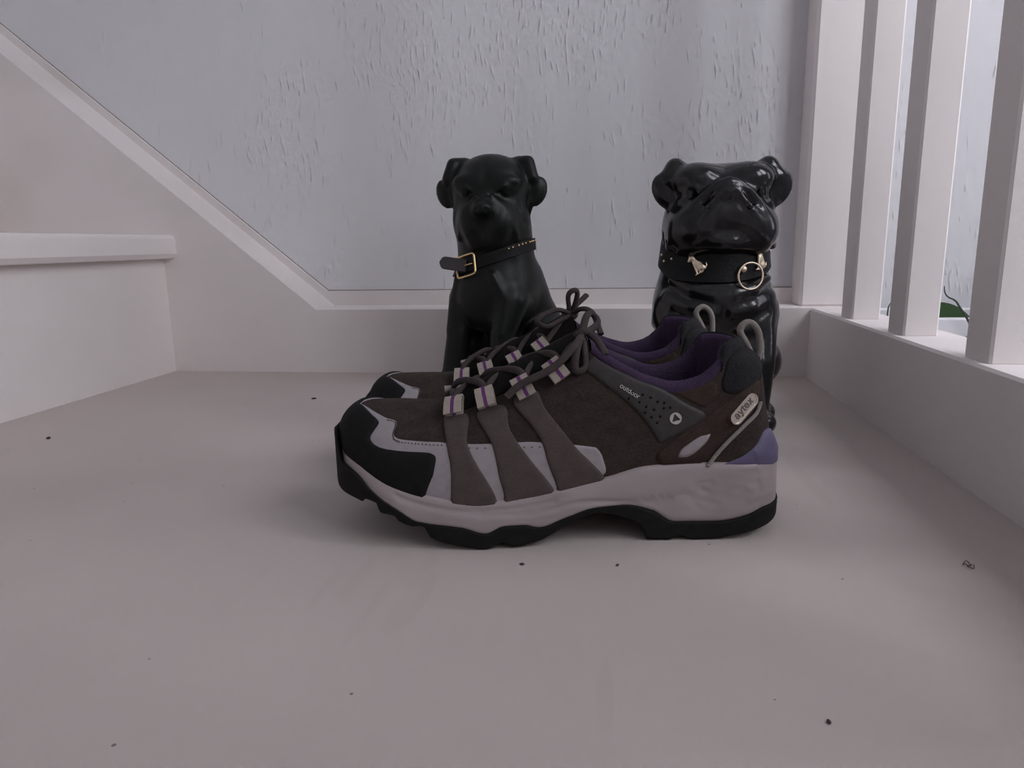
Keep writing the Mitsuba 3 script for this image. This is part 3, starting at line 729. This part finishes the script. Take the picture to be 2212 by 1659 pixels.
# ---------------------------------------------------------------- the two seated dog statues, shaped from distance fields
class Field:
    """Smooth unions of rounded solids on a grid (centimetres)."""
    def __init__(self, lo, hi, h):
        self.lo, self.h = np.array(lo, float), h
        n = np.ceil((np.array(hi) - self.lo) / h).astype(int) + 1
        self.n = n
        ax = [self.lo[i] + h * np.arange(n[i]) for i in range(3)]
        self.g = np.stack(np.meshgrid(*ax, indexing='ij'), -1).astype(np.float32)
        self.d = np.full(n, 9.0, np.float32); self.turn, self.piv = 0.0, np.zeros(3)
    def spin(self, p):
        c, s = math.cos(self.turn), math.sin(self.turn); p = np.array(p, float) - self.piv
        q = p.copy(); q[..., 0] = p[..., 0] * c - p[..., 1] * s; q[..., 1] = p[..., 0] * s + p[..., 1] * c
        return (q + self.piv).astype(np.float32)
    def box(self, lo, hi):
        a = np.clip(((np.array(lo) - self.lo) / self.h).astype(int), 0, self.n); b = np.clip(((np.array(hi) - self.lo) / self.h).astype(int) + 2, 0, self.n)
        return tuple(slice(x, y) for x, y in zip(a, b))
    def put(self, sl, e, k, sub=False):
        d = self.d[sl]
        if sub:
            e = -e; h = np.clip(.5 - .5 * (e - d) / k, 0, 1) if k > 0 else 0
            h = np.clip(.5 + .5 * (e - d) / k, 0, 1)
            self.d[sl] = d * (1 - h) + e * h + k * h * (1 - h)
        else:
            h = np.clip(.5 + .5 * (e - d) / k, 0, 1)
            self.d[sl] = e * (1 - h) + d * h - k * h * (1 - h)
    def ell(self, c, r, k=.6, rot=0.0, tilt=0.0, roll=0.0, sub=False):
        c, r = self.spin(c), np.array(r, np.float32); rot = rot + self.turn; m = r.max() + 2.5 * k + .6
        sl = self.box(c - m, c + m); p = self.g[sl] - c
        for ang, i, j in ((rot, 0, 1), (tilt, 1, 2), (roll, 0, 2)):
            if ang:
                cs, sn = math.cos(ang), math.sin(ang); q = p.copy()
                q[..., i] = cs * p[..., i] + sn * p[..., j]; q[..., j] = -sn * p[..., i] + cs * p[..., j]; p = q
        k0 = np.linalg.norm(p / r, axis=-1); k1 = np.linalg.norm(p / (r * r), axis=-1)
        self.put(sl, k0 * (k0 - 1) / np.maximum(k1, 1e-6), k, sub)
    def cap(self, pts, rad, k=.5, sub=False):
        pts = self.spin(pts); rad = np.broadcast_to(np.array(rad, np.float32), (len(pts),))
        m = rad.max() + 2.5 * k + .4
        sl = self.box(pts.min(0) - m, pts.max(0) + m); p = self.g[sl]
        e = np.full(p.shape[:3], 1e3, np.float32)
        for a, b, ra, rb in zip(pts[:-1], pts[1:], rad[:-1], rad[1:]):
            ab = b - a; t = np.clip(((p - a) @ ab) / (ab @ ab), 0, 1)
            e = np.minimum(e, np.linalg.norm(p - a - t[..., None] * ab, axis=-1) - (ra + (rb - ra) * t))
        self.put(sl, e, k, sub)
    def both(self, fn, *a, **kw):
        """the same solid left and right"""
        for s in (1, -1):
            if fn == self.ell:
                c = np.array(a[0], float) * [s, 1, 1]; kk = dict(kw)
                for q in ('rot', 'roll'):
                    if q in kk: kk[q] = kk[q] * s
                self.ell(c, *a[1:], **kk)
            else:
                self.cap(np.array(a[0], float) * [s, 1, 1], *a[1:], **kw)
    def sample(self, p):
        q = (np.asarray(p, float) - self.lo) / self.h
        from scipy.ndimage import map_coordinates
        return map_coordinates(self.d, np.moveaxis(q, -1, 0), order=1, mode='nearest')
    def mesh(self):
        """Surface nets."""
        d = self.d; ins = d < 0
        c = np.zeros(tuple(np.array(d.shape) - 1) + (3,), np.float32); w = np.zeros(c.shape[:3], np.float32)
        offs = [(0, 0, 0), (1, 0, 0), (0, 1, 0), (1, 1, 0), (0, 0, 1), (1, 0, 1), (0, 1, 1), (1, 1, 1)]
        cut = lambda o: tuple(slice(a, a + n - 1) for a, n in zip(o, d.shape))
        for a in range(8):
            for b in range(a + 1, 8):
                oa, ob = np.array(offs[a]), np.array(offs[b])
                if abs(oa - ob).sum() != 1: continue
                da, db = d[cut(oa)], d[cut(ob)]
                x = (da < 0) != (db < 0)
                t = np.where(x, da / np.where(x, da - db, 1), 0)
                c += np.where(x[..., None], oa + t[..., None] * (ob - oa), 0); w += x
        act = w > 0
        idx = np.full(act.shape, -1, int); idx[act] = np.arange(act.sum())
        I = np.argwhere(act)
        V = (I + c[act] / w[act][:, None]) * self.h + self.lo
        F = []
        for ax in range(3):
            u, v = [(1, 2), (2, 0), (0, 1)][ax]
            lo = [slice(1, -1)] * 3; lo[ax] = slice(0, -1); hi = list(lo); hi[ax] = slice(1, None)
            e = ins[tuple(lo)] != ins[tuple(hi)]
            E = np.argwhere(e); E[:, u] += 1; E[:, v] += 1
            s = ins[tuple(E.T)]
            du = np.zeros(3, int); du[u] = 1; dv = np.zeros(3, int); dv[v] = 1
            q = np.stack([idx[tuple(E.T)], idx[tuple((E - du).T)], idx[tuple((E - du - dv).T)], idx[tuple((E - dv).T)]], 1)
            q[~s] = q[~s][:, ::-1]
            F.append(q)
        F = np.vstack(F)
        m = trimesh.Trimesh(V, np.vstack([F[:, [0, 1, 2]], F[:, [0, 2, 3]]]), process=False)
        if m.volume < 0: m = trimesh.Trimesh(V, m.faces[:, ::-1], process=False)
        trimesh.smoothing.filter_taubin(m, .5, -.53, 4)
        return m

def dog_place(x, y, turn, scale):
    c, s = math.cos(turn), math.sin(turn)
    def f(v):
        v = np.asarray(v, float) * .01 * scale
        return np.c_[x + v[:, 0] * c - v[:, 1] * s, y + v[:, 0] * s + v[:, 1] * c, v[:, 2] + .0003]
    return f

def bulldog(head=True):
    F = Field((-8.5, -10, -.6), (8.5, 9.5, 27), .17 if head else .3)
    # body
    F.ell((0, 3.2, 6.2), (4.9, 5.4, 6.0), .5)
    F.ell((0, -.8, 11.2), (5.9, 4.9, 6.0), 1.4)
    F.cap([(0, .2, 13), (0, -.5, 18.5)], [5.3, 4.75], 1.2)
    F.both(F.ell, (5.0, 2.0, 5.8), (2.6, 4.1, 2.7), .5)            # haunches
    F.both(F.cap, [(4.4, 3.0, 4.4), (4.5, 2.0, 1.8)], [1.5, 1.1], .7)
    F.both(F.ell, (5.2, -.2, .95), (1.45, 2.9, 1.05), .6)           # hind feet
    F.both(F.cap, [(3.7, -2.2, 11.4), (3.7, -4.2, 6.5), (3.4, -4.9, 1.9)], [2.2, 1.7, 1.4], 1.0)   # front legs
    F.both(F.ell, (3.5, -6.1, 1.15), (1.75, 2.2, 1.25), .6)
    for s in (-.75, .0, .75):
        F.both(F.cap, [(3.5 + s, -8.6, .9), (3.5 + s, -7.5, 2.3)], .13, .2, sub=True)
    # loose skin hanging over the chest and shoulders
    F.ell((0, -3.6, 12.6), (3.4, 2.4, 2.4), 1.0)
    for (x0, y0, z0), (x1, y1, z1), r in (((1.0, -5.6, 13.2), (4.6, -3.6, 14.6), .5), ((.8, -5.9, 11.4), (4.9, -3.4, 13.0), .55), ((1.6, -5.5, 9.6), (5.3, -2.4, 11.3), .5), ((2.2, -5.1, 8.2), (5.2, -2.2, 9.2), .45), ((4.6, -2.9, 12.4), (5.7, -1.0, 10.0), .5)):
        F.both(F.cap, [(x0, y0, z0), ((x0 + x1) / 2, (y0 + y1) / 2 - .5, (z0 + z1) / 2 - .25), (x1, y1, z1)], [r * .5, r, r * .5], .75)
    F.both(F.cap, [(2.2, -6.4, 12.4), (3.8, -5.2, 13.0)], .22, .4, sub=True)
    F.both(F.cap, [(2.4, -6.3, 10.6), (4.4, -4.6, 11.5)], .22, .4, sub=True)
    F.cap([(0, -6.6, 11.5), (0, -6.0, 6)], [.25, .6], .6, sub=True)
    if not head: return F
    # head
    F.ell((0, -1.4, 21.4), (4.85, 4.4, 4.0), .9)
    F.both(F.ell, (3.3, -1.9, 19.2), (2.0, 3.2, 2.7), .9)          # full cheeks down to the collar
    F.both(F.ell, (2.35, -3.1, 23.7), (2.4, 2.3, 1.6), .6)          # brows
    F.cap([(0, -5.7, 23.9), (0, -4.0, 25.4), (0, -1.0, 26.0)], [.2, .38, .3], .7, sub=True)
    F.ell((0, -4.3, 20.4), (3.7, 2.4, 2.7), .9)                     # broad muzzle
    F.both(F.ell, (2.6, -4.2, 19.1), (2.4, 2.4, 2.35), .9)          # flews
    F.ell((0, -4.7, 18.0), (2.6, 2.0, 1.2), .6)                     # chin
    F.both(F.cap, [(0, -6.0, 23.35), (.8, -6.0, 23.2), (1.8, -5.9, 22.5), (2.8, -5.6, 21.4), (3.7, -5.1, 19.9), (4.4, -4.3, 18.5), (4.9, -3.4, 17.5)], [.36, .38, .38, .4, .38, .34, .3], .35)    # the fold over the nose
    F.both(F.cap, [(.6, -6.3, 22.6), (1.8, -6.6, 21.2), (2.9, -6.3, 19.6), (3.9, -5.2, 17.9)], [.15, .2, .22, .18], .4)
    F.both(F.cap, [(3.3, -5.5, 19.5), (4.3, -4.2, 17.6)], .14, .3, sub=True)
    F.both(F.cap, [(4.4, -4.0, 19.4), (4.9, -3.0, 17.6)], .16, .3, sub=True)
    F.both(F.cap, [(4.7, -2.6, 20.2), (5.1, -1.8, 18.0)], .18, .3, sub=True)
    F.ell((0, -6.05, 22.3), (1.2, .7, .75), .4)                     # flat nose under the fold
    F.both(F.ell, (.55, -6.7, 22.2), (.26, .26, .16), .15, sub=True)
    F.cap([(0, -6.75, 21.6), (0, -6.9, 19.2)], .10, .25, sub=True)
    F.both(F.cap, [(0, -6.9, 19.2), (1.5, -6.8, 18.6), (2.9, -6.2, 17.7)], .16, .3, sub=True)        # mouth
    F.both(F.ell, (3.3, -4.6, 22.4), (.95, .7, .65), .4, sub=True)       # eyes in their sockets
    F.both(F.ell, (3.25, -4.25, 22.35), (.74, .74, .68), .12)
    F.both(F.cap, [(2.3, -5.2, 22.5), (3.1, -5.1, 23.05), (4.1, -4.0, 22.7)], .22, .25)
    F.both(F.cap, [(2.4, -5.3, 22.0), (3.2, -5.1, 21.65), (4.2, -4.0, 21.8)], .2, .25)
    # folded ears
    F.both(F.cap, [(3.4, -1.6, 24.5), (4.3, -2.3, 24.9), (5.0, -2.7, 23.9)], [.8, .95, .85], .5)
    F.both(F.ell, (5.2, -2.7, 22.7), (1.2, .6, 1.8), .4, roll=-.5)
    F.ell((0, 0, -6.0), (30, 30, 6.0), .05, sub=True)
    return F

def mastiff(head=True):
    F = Field((-8.5, -10, -.6), (8.5, 12, 29), .17 if head else .3)
    F.ell((0, 6.0, 5.8), (5.0, 5.6, 5.8), .5)
    F.cap([(0, 6.2, 7), (0, 2.8, 13)], [4.5, 4.4], 1.2)
    F.ell((0, -.6, 12.2), (5.0, 4.3, 5.0), 1.2)
    F.cap([(0, .4, 13.5), (0, -.2, 19.5)], [4.75, 4.5], 1.2)
    F.both(F.ell, (4.5, 3.6, 5.0), (2.0, 4.4, 4.0), .9)
    F.both(F.ell, (4.8, .4, .95), (1.3, 3.0, 1.0), .6)
    F.both(F.cap, [(3.4, -1.8, 11.4), (3.3, -3.4, 7.6), (3.7, -4.4, 1.9)], [2.1, 1.45, 1.4], .7)
    F.both(F.ell, (4.0, -5.9, 1.3), (1.65, 2.5, 1.4), .6)
    for s in (-.7, .0, .7):
        F.both(F.cap, [(4.0 + s, -8.5, 1.0), (4.0 + s, -7.5, 2.6)], .12, .2, sub=True)
    F.cap([(0, -5.3, 8), (0, -4.6, 3)], [.6, 1.2], .8, sub=True)
    F.both(F.cap, [(2.6, -4.2, 14.6), (3.9, -3.4, 11.5), (3.8, -4.4, 8)], .3, .8)
    if not head: return F
    # head, turned back towards the front
    F.turn, F.piv = .47, np.array([0, -.5, 0])
    F.ell((0, -1.0, 24.2), (4.8, 4.3, 4.2), 1.0)
    F.ell((0, -1.6, 21.0), (4.5, 3.7, 4.0), .9)
    F.both(F.ell, (2.1, -4.0, 25.0), (1.9, 1.2, 1.0), .7)
    F.cap([(0, -5.3, 25.4), (0, -3.6, 28.0)], [.18, .3], .6, sub=True)
    F.ell((0, -4.7, 22.0), (1.7, 2.4, 1.5), .9)                     # muzzle
    F.both(F.ell, (1.55, -4.3, 20.3), (1.55, 1.9, 2.5), .8, roll=-.30)   # hanging flews
    F.ell((0, -3.9, 18.5), (2.1, 1.7, 1.1), .7)
    F.ell((0, -6.85, 22.0), (1.1, .75, .75), .3)
    F.both(F.ell, (.55, -7.5, 21.85), (.26, .3, .2), .15, sub=True)
    F.cap([(0, -7.2, 21.3), (0, -6.2, 19.8)], .12, .2, sub=True)
    F.both(F.cap, [(0, -6.3, 20.0), (1.0, -6.3, 19.5), (2.2, -5.7, 18.4)], .16, .3, sub=True)
    F.both(F.cap, [(.9, -5.9, 23.4), (1.9, -5.3, 22.2), (3.0, -4.5, 20.4), (3.5, -3.6, 18.6)], [.2, .3, .3, .2], .5)
    F.both(F.cap, [(3.6, -3.9, 22.6), (4.2, -2.8, 20.2)], .16, .3, sub=True)
    F.both(F.ell, (2.3, -5.0, 23.9), (.75, .5, .45), .4, sub=True)
    F.both(F.ell, (2.3, -4.55, 23.9), (.62, .62, .55), .15)
    F.both(F.cap, [(1.5, -5.2, 24.0), (2.3, -5.3, 24.5), (3.2, -4.5, 24.1)], .18, .3)
    # ears: thrown back at the base, the flaps hanging beside the head
    F.both(F.cap, [(3.1, -.4, 27.4), (4.4, -1.2, 27.3), (5.0, -1.8, 25.6)], [.75, .8, .7], .5)
    F.both(F.ell, (5.45, -1.3, 24.0), (1.2, .55, 1.8), .35, roll=-.35, rot=.3)
    F.both(F.ell, (5.0, -2.1, 23.4), (.5, .4, 1.2), .3, roll=-.3, sub=True)
    F.ell((0, 0, -6.0), (30, 30, 6.0), .05, sub=True)
    return F

RIGHT_DOG = dog_place(.0995, .725, math.radians(3), .985)
LEFT_DOG = dog_place(-.136, .845, math.radians(-28), .985)
BULL, MAST = bulldog(), mastiff()
BULL_NECK, MAST_NECK = bulldog(False), mastiff(False)
for F, at, mat, lab in ((MAST, LEFT_DOG, 'mat_patina', 'dull greenish black seated dog statue wearing a thin collar with a square gold buckle'),
                        (BULL, RIGHT_DOG, 'mat_ceramic', 'glossy black seated bulldog statue wearing a wide collar with gilt charms and a ring')):
    m = F.mesh()
    k = key_of('dog_statue')
    scene[k] = mikit.ply(trimesh.Trimesh(at(m.vertices), m.faces, process=False), mat, True)
    labels[k] = {'label': lab, 'category': 'statue', 'group': 'seated dog statues'}

# ---------------------------------------------------------------- their collars
def neck_ring(F, c, tilt_x, tilt_y, off, n=120, start=9.0):
    """Points round the neck in a tilted plane, off cm outside the skin: (points, outward, plane normal)."""
    c = np.array(c, float)
    nz = np.array([math.sin(tilt_x), math.sin(tilt_y), 1.0]); nz /= np.linalg.norm(nz)
    ax = np.cross([0, 1.0, 0], nz); ax /= np.linalg.norm(ax); ay = np.cross(nz, ax)
    a = np.linspace(0, 2 * np.pi, n, endpoint=False)
    d = np.cos(a)[:, None] * ax + np.sin(a)[:, None] * ay
    r = np.full(n, 2.0)
    ts = np.arange(1.5, start, .08)
    s = F.sample(c + ts[None, :, None] * d[:, None])
    first = np.argmax(s > 0, 1); r = ts[first]
    # a strap spans hollows: keep the hull of the section
    P2 = np.c_[r * np.cos(a), r * np.sin(a)]
    hull = sg.MultiPoint(P2).convex_hull.buffer(off)
    rr = []
    for k in range(n):
        L = sg.LineString([(0, 0), (30 * math.cos(a[k]), 30 * math.sin(a[k]))]).intersection(hull.exterior)
        q = L if L.geom_type == 'Point' else list(L.geoms)[-1]
        rr.append(math.hypot(q.x, q.y))
    rr = np.array(rr)
    return c + rr[:, None] * d, d, nz

def strap(F, c, tx, ty, width, thick, flare=0.0, n=120):
    rows = []
    prof = [(-.5, .12), (-.46, 1), (-.2, 1), (.2, 1), (.46, 1), (.5, .12), (.46, -.8), (-.46, -.8)]
    for h, o in prof:
        nz = np.array([math.sin(tx), math.sin(ty), 1.0]); nz /= np.linalg.norm(nz)
        p, d, nz = neck_ring(F, np.array(c) + nz * h * width, tx, ty, .06 + thick * .5)
        rows.append(p + d * thick * .5 * o)
    V = np.stack(rows, 1)
    for _ in range(3): V = (np.roll(V, 1, 0) + 2 * V + np.roll(V, -1, 0)) / 4
    f = grid_faces(n, len(prof), True, True)
    m = trimesh.Trimesh(V.reshape(-1, 3), np.vstack([f[:, [0, 1, 2]], f[:, [0, 2, 3]]]), process=False)
    return (m if m.volume > 0 else trimesh.Trimesh(m.vertices, m.faces[:, ::-1], process=False)), V

def put(mesh, at):
    v, f = arr(mesh); return trimesh.Trimesh(at(v), f, process=False)

def frame_at(V, ang, h=.0):
    """Origin on the outer face of a strap at an angle (0 = right, -90 = front), its level tangent, upward and outward axes."""
    n = len(V); k = int(round(ang / 360 * n)) % n
    o = V[k, 2] * (.5 - h) + V[k, 3] * (.5 + h)
    t = V[(k + 1) % n, 3] - V[k - 1, 3]; t /= np.linalg.norm(t)
    u = V[k, 4] - V[k, 1]; u /= np.linalg.norm(u)
    w = np.cross(t, u); w /= np.linalg.norm(w)
    if w @ (o - V[:, 3].mean(0)) < 0: w = -w
    return o, t, u, w

def lay(mesh, fr, at, dx=0, dy=0, dz=0):
    v, f = arr(mesh); o, t, u, w = fr
    q = o + (v[:, :1] + dx) * t + (v[:, 1:2] + dy) * u + (v[:, 2:] + dz) * w
    m = trimesh.Trimesh(at(q), f, process=False)
    return m if m.volume > 0 else trimesh.Trimesh(m.vertices, f[:, ::-1], process=False)

# left: thin strap, gold buckle, loose strap end, row of gold studs
kL = thing('dog_collar', 'thin black leather collar with gold buckle and studs on the left dog statue', 'collar', 'collars on the dog statues')
sm, V = strap(MAST_NECK, (0, .2, 16.6), -.27, -.16, 1.35, .22)
V = V[:]
obj('strap', put(sm, LEFT_DOG), 'mat_collar_leather', kL, 40)
fr = frame_at(V, 262)
o, t, u, w = fr
ring = [(-1.35, -.95), (-1.15, -1.15), (1.15, -1.15), (1.35, -.95), (1.35, .95), (1.15, 1.15), (-1.15, 1.15), (-1.35, .95)]
ring = chaikin(ring, 2) * [1.12, 1.05]
obj('buckle', lay(tube(np.c_[ring, .22 * (ring[:, 0] / 1.35) ** 2 * 0 + .2 + 0 * ring[:, 0]], .14, 10, closed=True), fr, LEFT_DOG), 'mat_gold', kL, True, label='square gold buckle')
obj('buckle_prong', lay(tube(np.array([(-1.3, 0, .25), (0, .03, .32), (1.3, 0, .27)]), .09, 8, samples=12), fr, LEFT_DOG), 'mat_gold', kL, True)
# the loose end runs on past the buckle and stands off to the left
q0 = np.array([0, 0, .12])
tong = []
_c, _s = math.cos(math.radians(28)), math.sin(math.radians(28))
ED = np.array([-1.0 * _c + .18 * _s, -1.0 * _s - .18 * _c, .16]); ED /= np.linalg.norm(ED)
for j in np.linspace(0, 1, 14):
    tong.append(o + w * .15 + ED * (j * 3.1))
tong = np.array(tong)
half = .74 * np.sqrt(np.clip(1 - np.clip((np.linspace(0, 1, 14) - .78) / .22, 0, 1) ** 2, .02, 1))
up_ = u - ED * (u @ ED); up_ /= np.linalg.norm(up_)
nr = np.cross(ED, up_)
ringp = np.stack([np.stack([tong[i] + up_ * half[i] * a + nr * .09 * b for a, b in ((-1, .6), (-.9, 1), (.9, 1), (1, .6), (1, -.6), (.9, -1), (-.9, -1), (-1, -.6))]) for i in range(14)])
f = grid_faces(14, 8, False, True)
tm = trimesh.Trimesh(ringp.reshape(-1, 3), np.vstack([f[:, [0, 1, 2]], f[:, [0, 2, 3]], [[13 * 8, 13 * 8 + k, 13 * 8 + k + 1] for k in range(1, 7)]]), process=False)
obj('strap_end', put(tm, LEFT_DOG), 'mat_collar_strap', kL, 40, label='loose rounded strap end')
for a in range(-36, 30, 7):
    o2, t2, u2, w2 = frame_at(V, a, .35)
    obj('stud', put(ellipsoid(o2 + w2 * .02 + u2 * .18, [.13, .13, .13], 2), LEFT_DOG), 'mat_gold', kL, True)

# right: wide strap, two gilt dog charms, a ring hanging from a ball stud, rivets
kR = thing('dog_collar', 'wide black collar with gilt dog charms and a hanging ring on the right dog statue', 'collar', 'collars on the dog statues')
sm, V = strap(BULL_NECK, (0, .1, 17.3), -.03, -.26, 2.9, .26)
obj('strap', put(sm, RIGHT_DOG), 'mat_collar_leather', kR, 40)
def charm(ang, tilt, scale, flip):
    """A little seated dog in relief."""
    F2 = Field((-1.6, -1.8, -.5), (1.6, 1.8, .6), .05)
    F2.ell((.1, -.25, .05), (.52, .72, .26), .1, roll=0)
    F2.ell((-.12, .35, .1), (.38, .55, .24), .2)
    F2.ell((-.3, .98, .15), (.42, .38, .26), .15)
    F2.ell((-.66, .86, .12), (.26, .2, .18), .15)
    F2.cap([(-.05, 1.25, .1), (.02, 1.5, .08)], [.13, .08], .1)
    F2.cap([(-.42, 1.28, .1), (-.40, 1.5, .08)], [.12, .08], .1)
    F2.cap([(-.32, .3, .16), (-.42, -.35, .18), (-.48, -.98, .14)], [.17, .13, .12], .1)
    F2.ell((-.62, -1.02, .1), (.24, .13, .14), .08)
    F2.ell((.32, -.52, .12), (.42, .42, .24), .12)
    F2.ell((.02, -1.0, .1), (.36, .15, .16), .1)
    F2.cap([(.62, -.8, .05), (.95, -.55, .05), (1.0, -.2, .05)], [.13, .11, .07], .1)
    m = F2.mesh(); v, f = arr(m)
    v = v * scale
    if flip: v[:, 0] *= -1; f = f[:, ::-1]
    c, s = math.cos(tilt), math.sin(tilt)
    v = np.c_[v[:, 0] * c - v[:, 1] * s, v[:, 0] * s + v[:, 1] * c, v[:, 2]]
    return lay(trimesh.Trimesh(v, f, process=False), frame_at(V, ang), RIGHT_DOG, dz=.1)
obj('charm', charm(247, .6, .78, False), 'mat_pale_gold', kR, True, label='gilt charm shaped as a seated dog')
obj('charm', charm(306, -.2, .85, False), 'mat_pale_gold', kR, True, label='gilt charm shaped as a seated dog')
fr = frame_at(V, 284, -.4)
obj('ball_stud', lay(ellipsoid([0, 0, .3], [.36, .36, .36], 3), fr, RIGHT_DOG), 'mat_pale_gold', kR, True)
a = np.linspace(0, 2 * np.pi, 49)[:-1]
obj('ring', lay(tube(np.c_[.62 + 1.22 * np.cos(a), -.72 + 1.22 * np.sin(a), .42 + .05 * np.sin(a)], .11, 10, closed=True), fr, RIGHT_DOG), 'mat_pale_gold', kR, True, label='thin gilt ring')
for ang, h in ((216, .1), (205, -.4), (196, .0), (330, .6), (352, -.2)):
    o2, t2, u2, w2 = frame_at(V, ang, 0)
    obj('rivet', put(ellipsoid(o2 + w2 * .03 + u2 * h, [.15, .15, .15], 2), RIGHT_DOG), 'mat_pale_gold', kR, True)
# ---------------------------------------------------------------- the plant beyond the rail, crumbs on the floor
pl = thing('potted_plant', 'green leafy plant in a white planter box behind the balusters at the right', 'plant')
LED = -.8
bx = [bevel_box(.3198, .68, .870, .882, LED, .0865, .002), bevel_box(.3198, .68, .990, 1.002, LED, .0865, .002), bevel_box(.3198, .3240, .870, 1.002, LED, .0865, .002), bevel_box(.668, .68, .870, 1.002, LED, .0865, .002)]
pk = obj('planter', join(bx), 'mat_planter', pl, False, label='white planter box')
obj('soil', bevel_box(.3232, .672, .88, .993, -.02, .030, .004), 'mat_soil', pl, False)
def leaf(base, tip, up, width, bend=.15, nu=15, nv=7):
    base, tip, up = (np.array(q, float) for q in (base, tip, up))
    d = tip - base; L = np.linalg.norm(d); e = d / L; n = up - e * (up @ e); n /= np.linalg.norm(n); w = np.cross(n, e)
    u = np.linspace(0, 1, nu); v = np.linspace(-1, 1, nv)
    wd = width * np.sin(np.pi * np.clip(u * .94 + .03, 0, 1)) ** .75
    top = np.stack([base + np.outer(u * L, e) + np.outer(-bend * L * u * u, n) + (wd * k)[:, None] * w + np.outer(wd * .25 * abs(k), n) for k in v], 1)
    low = top - n * .0006
    f = grid_faces(nu, nv); f = np.vstack([f[:, [0, 1, 2]], f[:, [0, 2, 3]]]); N = nu * nv
    return trimesh.Trimesh(np.vstack([top.reshape(-1, 3), low.reshape(-1, 3)]), np.vstack([f, f[:, ::-1] + N]), process=False)
root = np.array([.47, .935, .028])
for pts, r in (([(.47, .945, .028), (.452, .905, .072), (.4300, .872, .0700), (.4105, .862, .0725), (.4036, .862, .0820), (.3966, .862, .0935), (.3910, .862, .1009), (.3854, .862, .1082), (.3793, .862, .1109), (.3744, .862, .1166), (.3732, .862, .1239)], [.0013, .0013, .0013, .0013, .0012, .0012, .0011, .0010, .0008, .0007, .0004]),
               ([(.47, .945, .028), (.47, .905, .090), (.450, .868, .080), (.4125, .861, .0619), (.4053, .862, .0661), (.3999, .862, .0656), (.3937, .862, .0639)], [.0012, .0012, .0010, .0009, .0009, .0007, .0003]),
               ([(.345, .935, .028), (.332, .910, .060), (.3275, .895, .0838), (.3268, .893, .0937), (.3280, .893, .1002), (.3310, .893, .1051)], [.0010, .0009, .0008, .0008, .0006, .0003]),
               ([(.50, .945, .028), (.505, .93, .10), (.52, .92, .16)], [.0014, .0012, .0007])):
    obj('stem', tube(np.array(pts), np.array(r), 8, samples=50), 'mat_stem', pl, True)
obj('leaf', leaf((.4280, .903, .0735), (.3620, .916, .0905), (.05, -.90, .30), .0190, .06, 21, 9), 'mat_leaf', pl, True, label='dark green oval leaf')
for b, t, up, w in (((.505, .93, .10), (.56, .90, .115), (0, -.5, 1), .016), ((.515, .925, .14), (.48, .90, .165), (0, -.6, 1), .014), ((.52, .92, .16), (.545, .93, .20), (0, -1, .2), .013), ((.50, .94, .05), (.58, .94, .07), (0, -.3, 1), .016)):
    obj('leaf', leaf(b, t, up, w), 'mat_leaf', pl, True)

def crumb(x, y, size, label, seed):
    r = np.random.default_rng(seed)
    m = trimesh.creation.icosphere(2); v = np.array(m.vertices)
    v *= (1 + .35 * (meshkit.noise(v * 1.7 + seed, seed) - .5))[:, None]
    v = v * np.array(size); v[:, 2] -= v[:, 2].min() - .00005
    a = r.uniform(0, 3.1); c, s = math.cos(a), math.sin(a)
    v = np.c_[x + v[:, 0] * c - v[:, 1] * s, y + v[:, 0] * s + v[:, 1] * c, v[:, 2]]
    k = obj('crumb', trimesh.Trimesh(v, m.faces, process=False), 'mat_crumb', None, True)
    labels[k] = {'label': label, 'category': 'crumb', 'group': 'crumbs on the landing floor'}
crumb(-0.3505, 0.785, (0.003, 0.0012, 0.0008), 'dark crumb on the floor left of the shoes, nearest the hidden toe', 3)
crumb(-0.0481, 0.3708, (0.0014, 0.0009, 0.0006), 'small dark crumb on the floor in front of the middle of the front shoe', 4)
crumb(-0.6529, 0.9557, (0.005, 0.002, 0.0016), 'dirt crumb in the corner where the first stair riser meets the string board', 5)
crumb(-0.5398, 0.5947, (0.0022, 0.0016, 0.001), 'dark crumb on the floor at the left edge below the step', 6)
crumb(0.0835, 0.2501, (0.0011, 0.0008, 0.0006), 'tiny dark crumb on the floor near the lower right of the photo', 7)
crumb(0.0056, 0.3752, (0.0011, 0.0007, 0.0005), 'tiny dark crumb on the floor in front of the arch of the front shoe', 8)
m = join([tube(np.array(p), .0002, 6, samples=24) for p in [[(np.float64(0.1955), np.float64(0.3949), 0.0006), (np.float64(0.1992), np.float64(0.3988), 0.0012), (np.float64(0.1993), np.float64(0.3953), 0.0006), (np.float64(0.1964), np.float64(0.3916), 0.0012), (np.float64(0.1983), np.float64(0.3907), 0.0006), (np.float64(0.2007), np.float64(0.3943), 0.0012)], [(np.float64(0.1973), np.float64(0.3969), 0.0006), (np.float64(0.1974), np.float64(0.3928), 0.0012), (np.float64(0.2005), np.float64(0.396), 0.0006)]]])
k = obj('lint', m, 'mat_crumb', None, True)
labels[k] = {'label': 'dark curl of lint on the floor near the right edge', 'category': 'lint'}
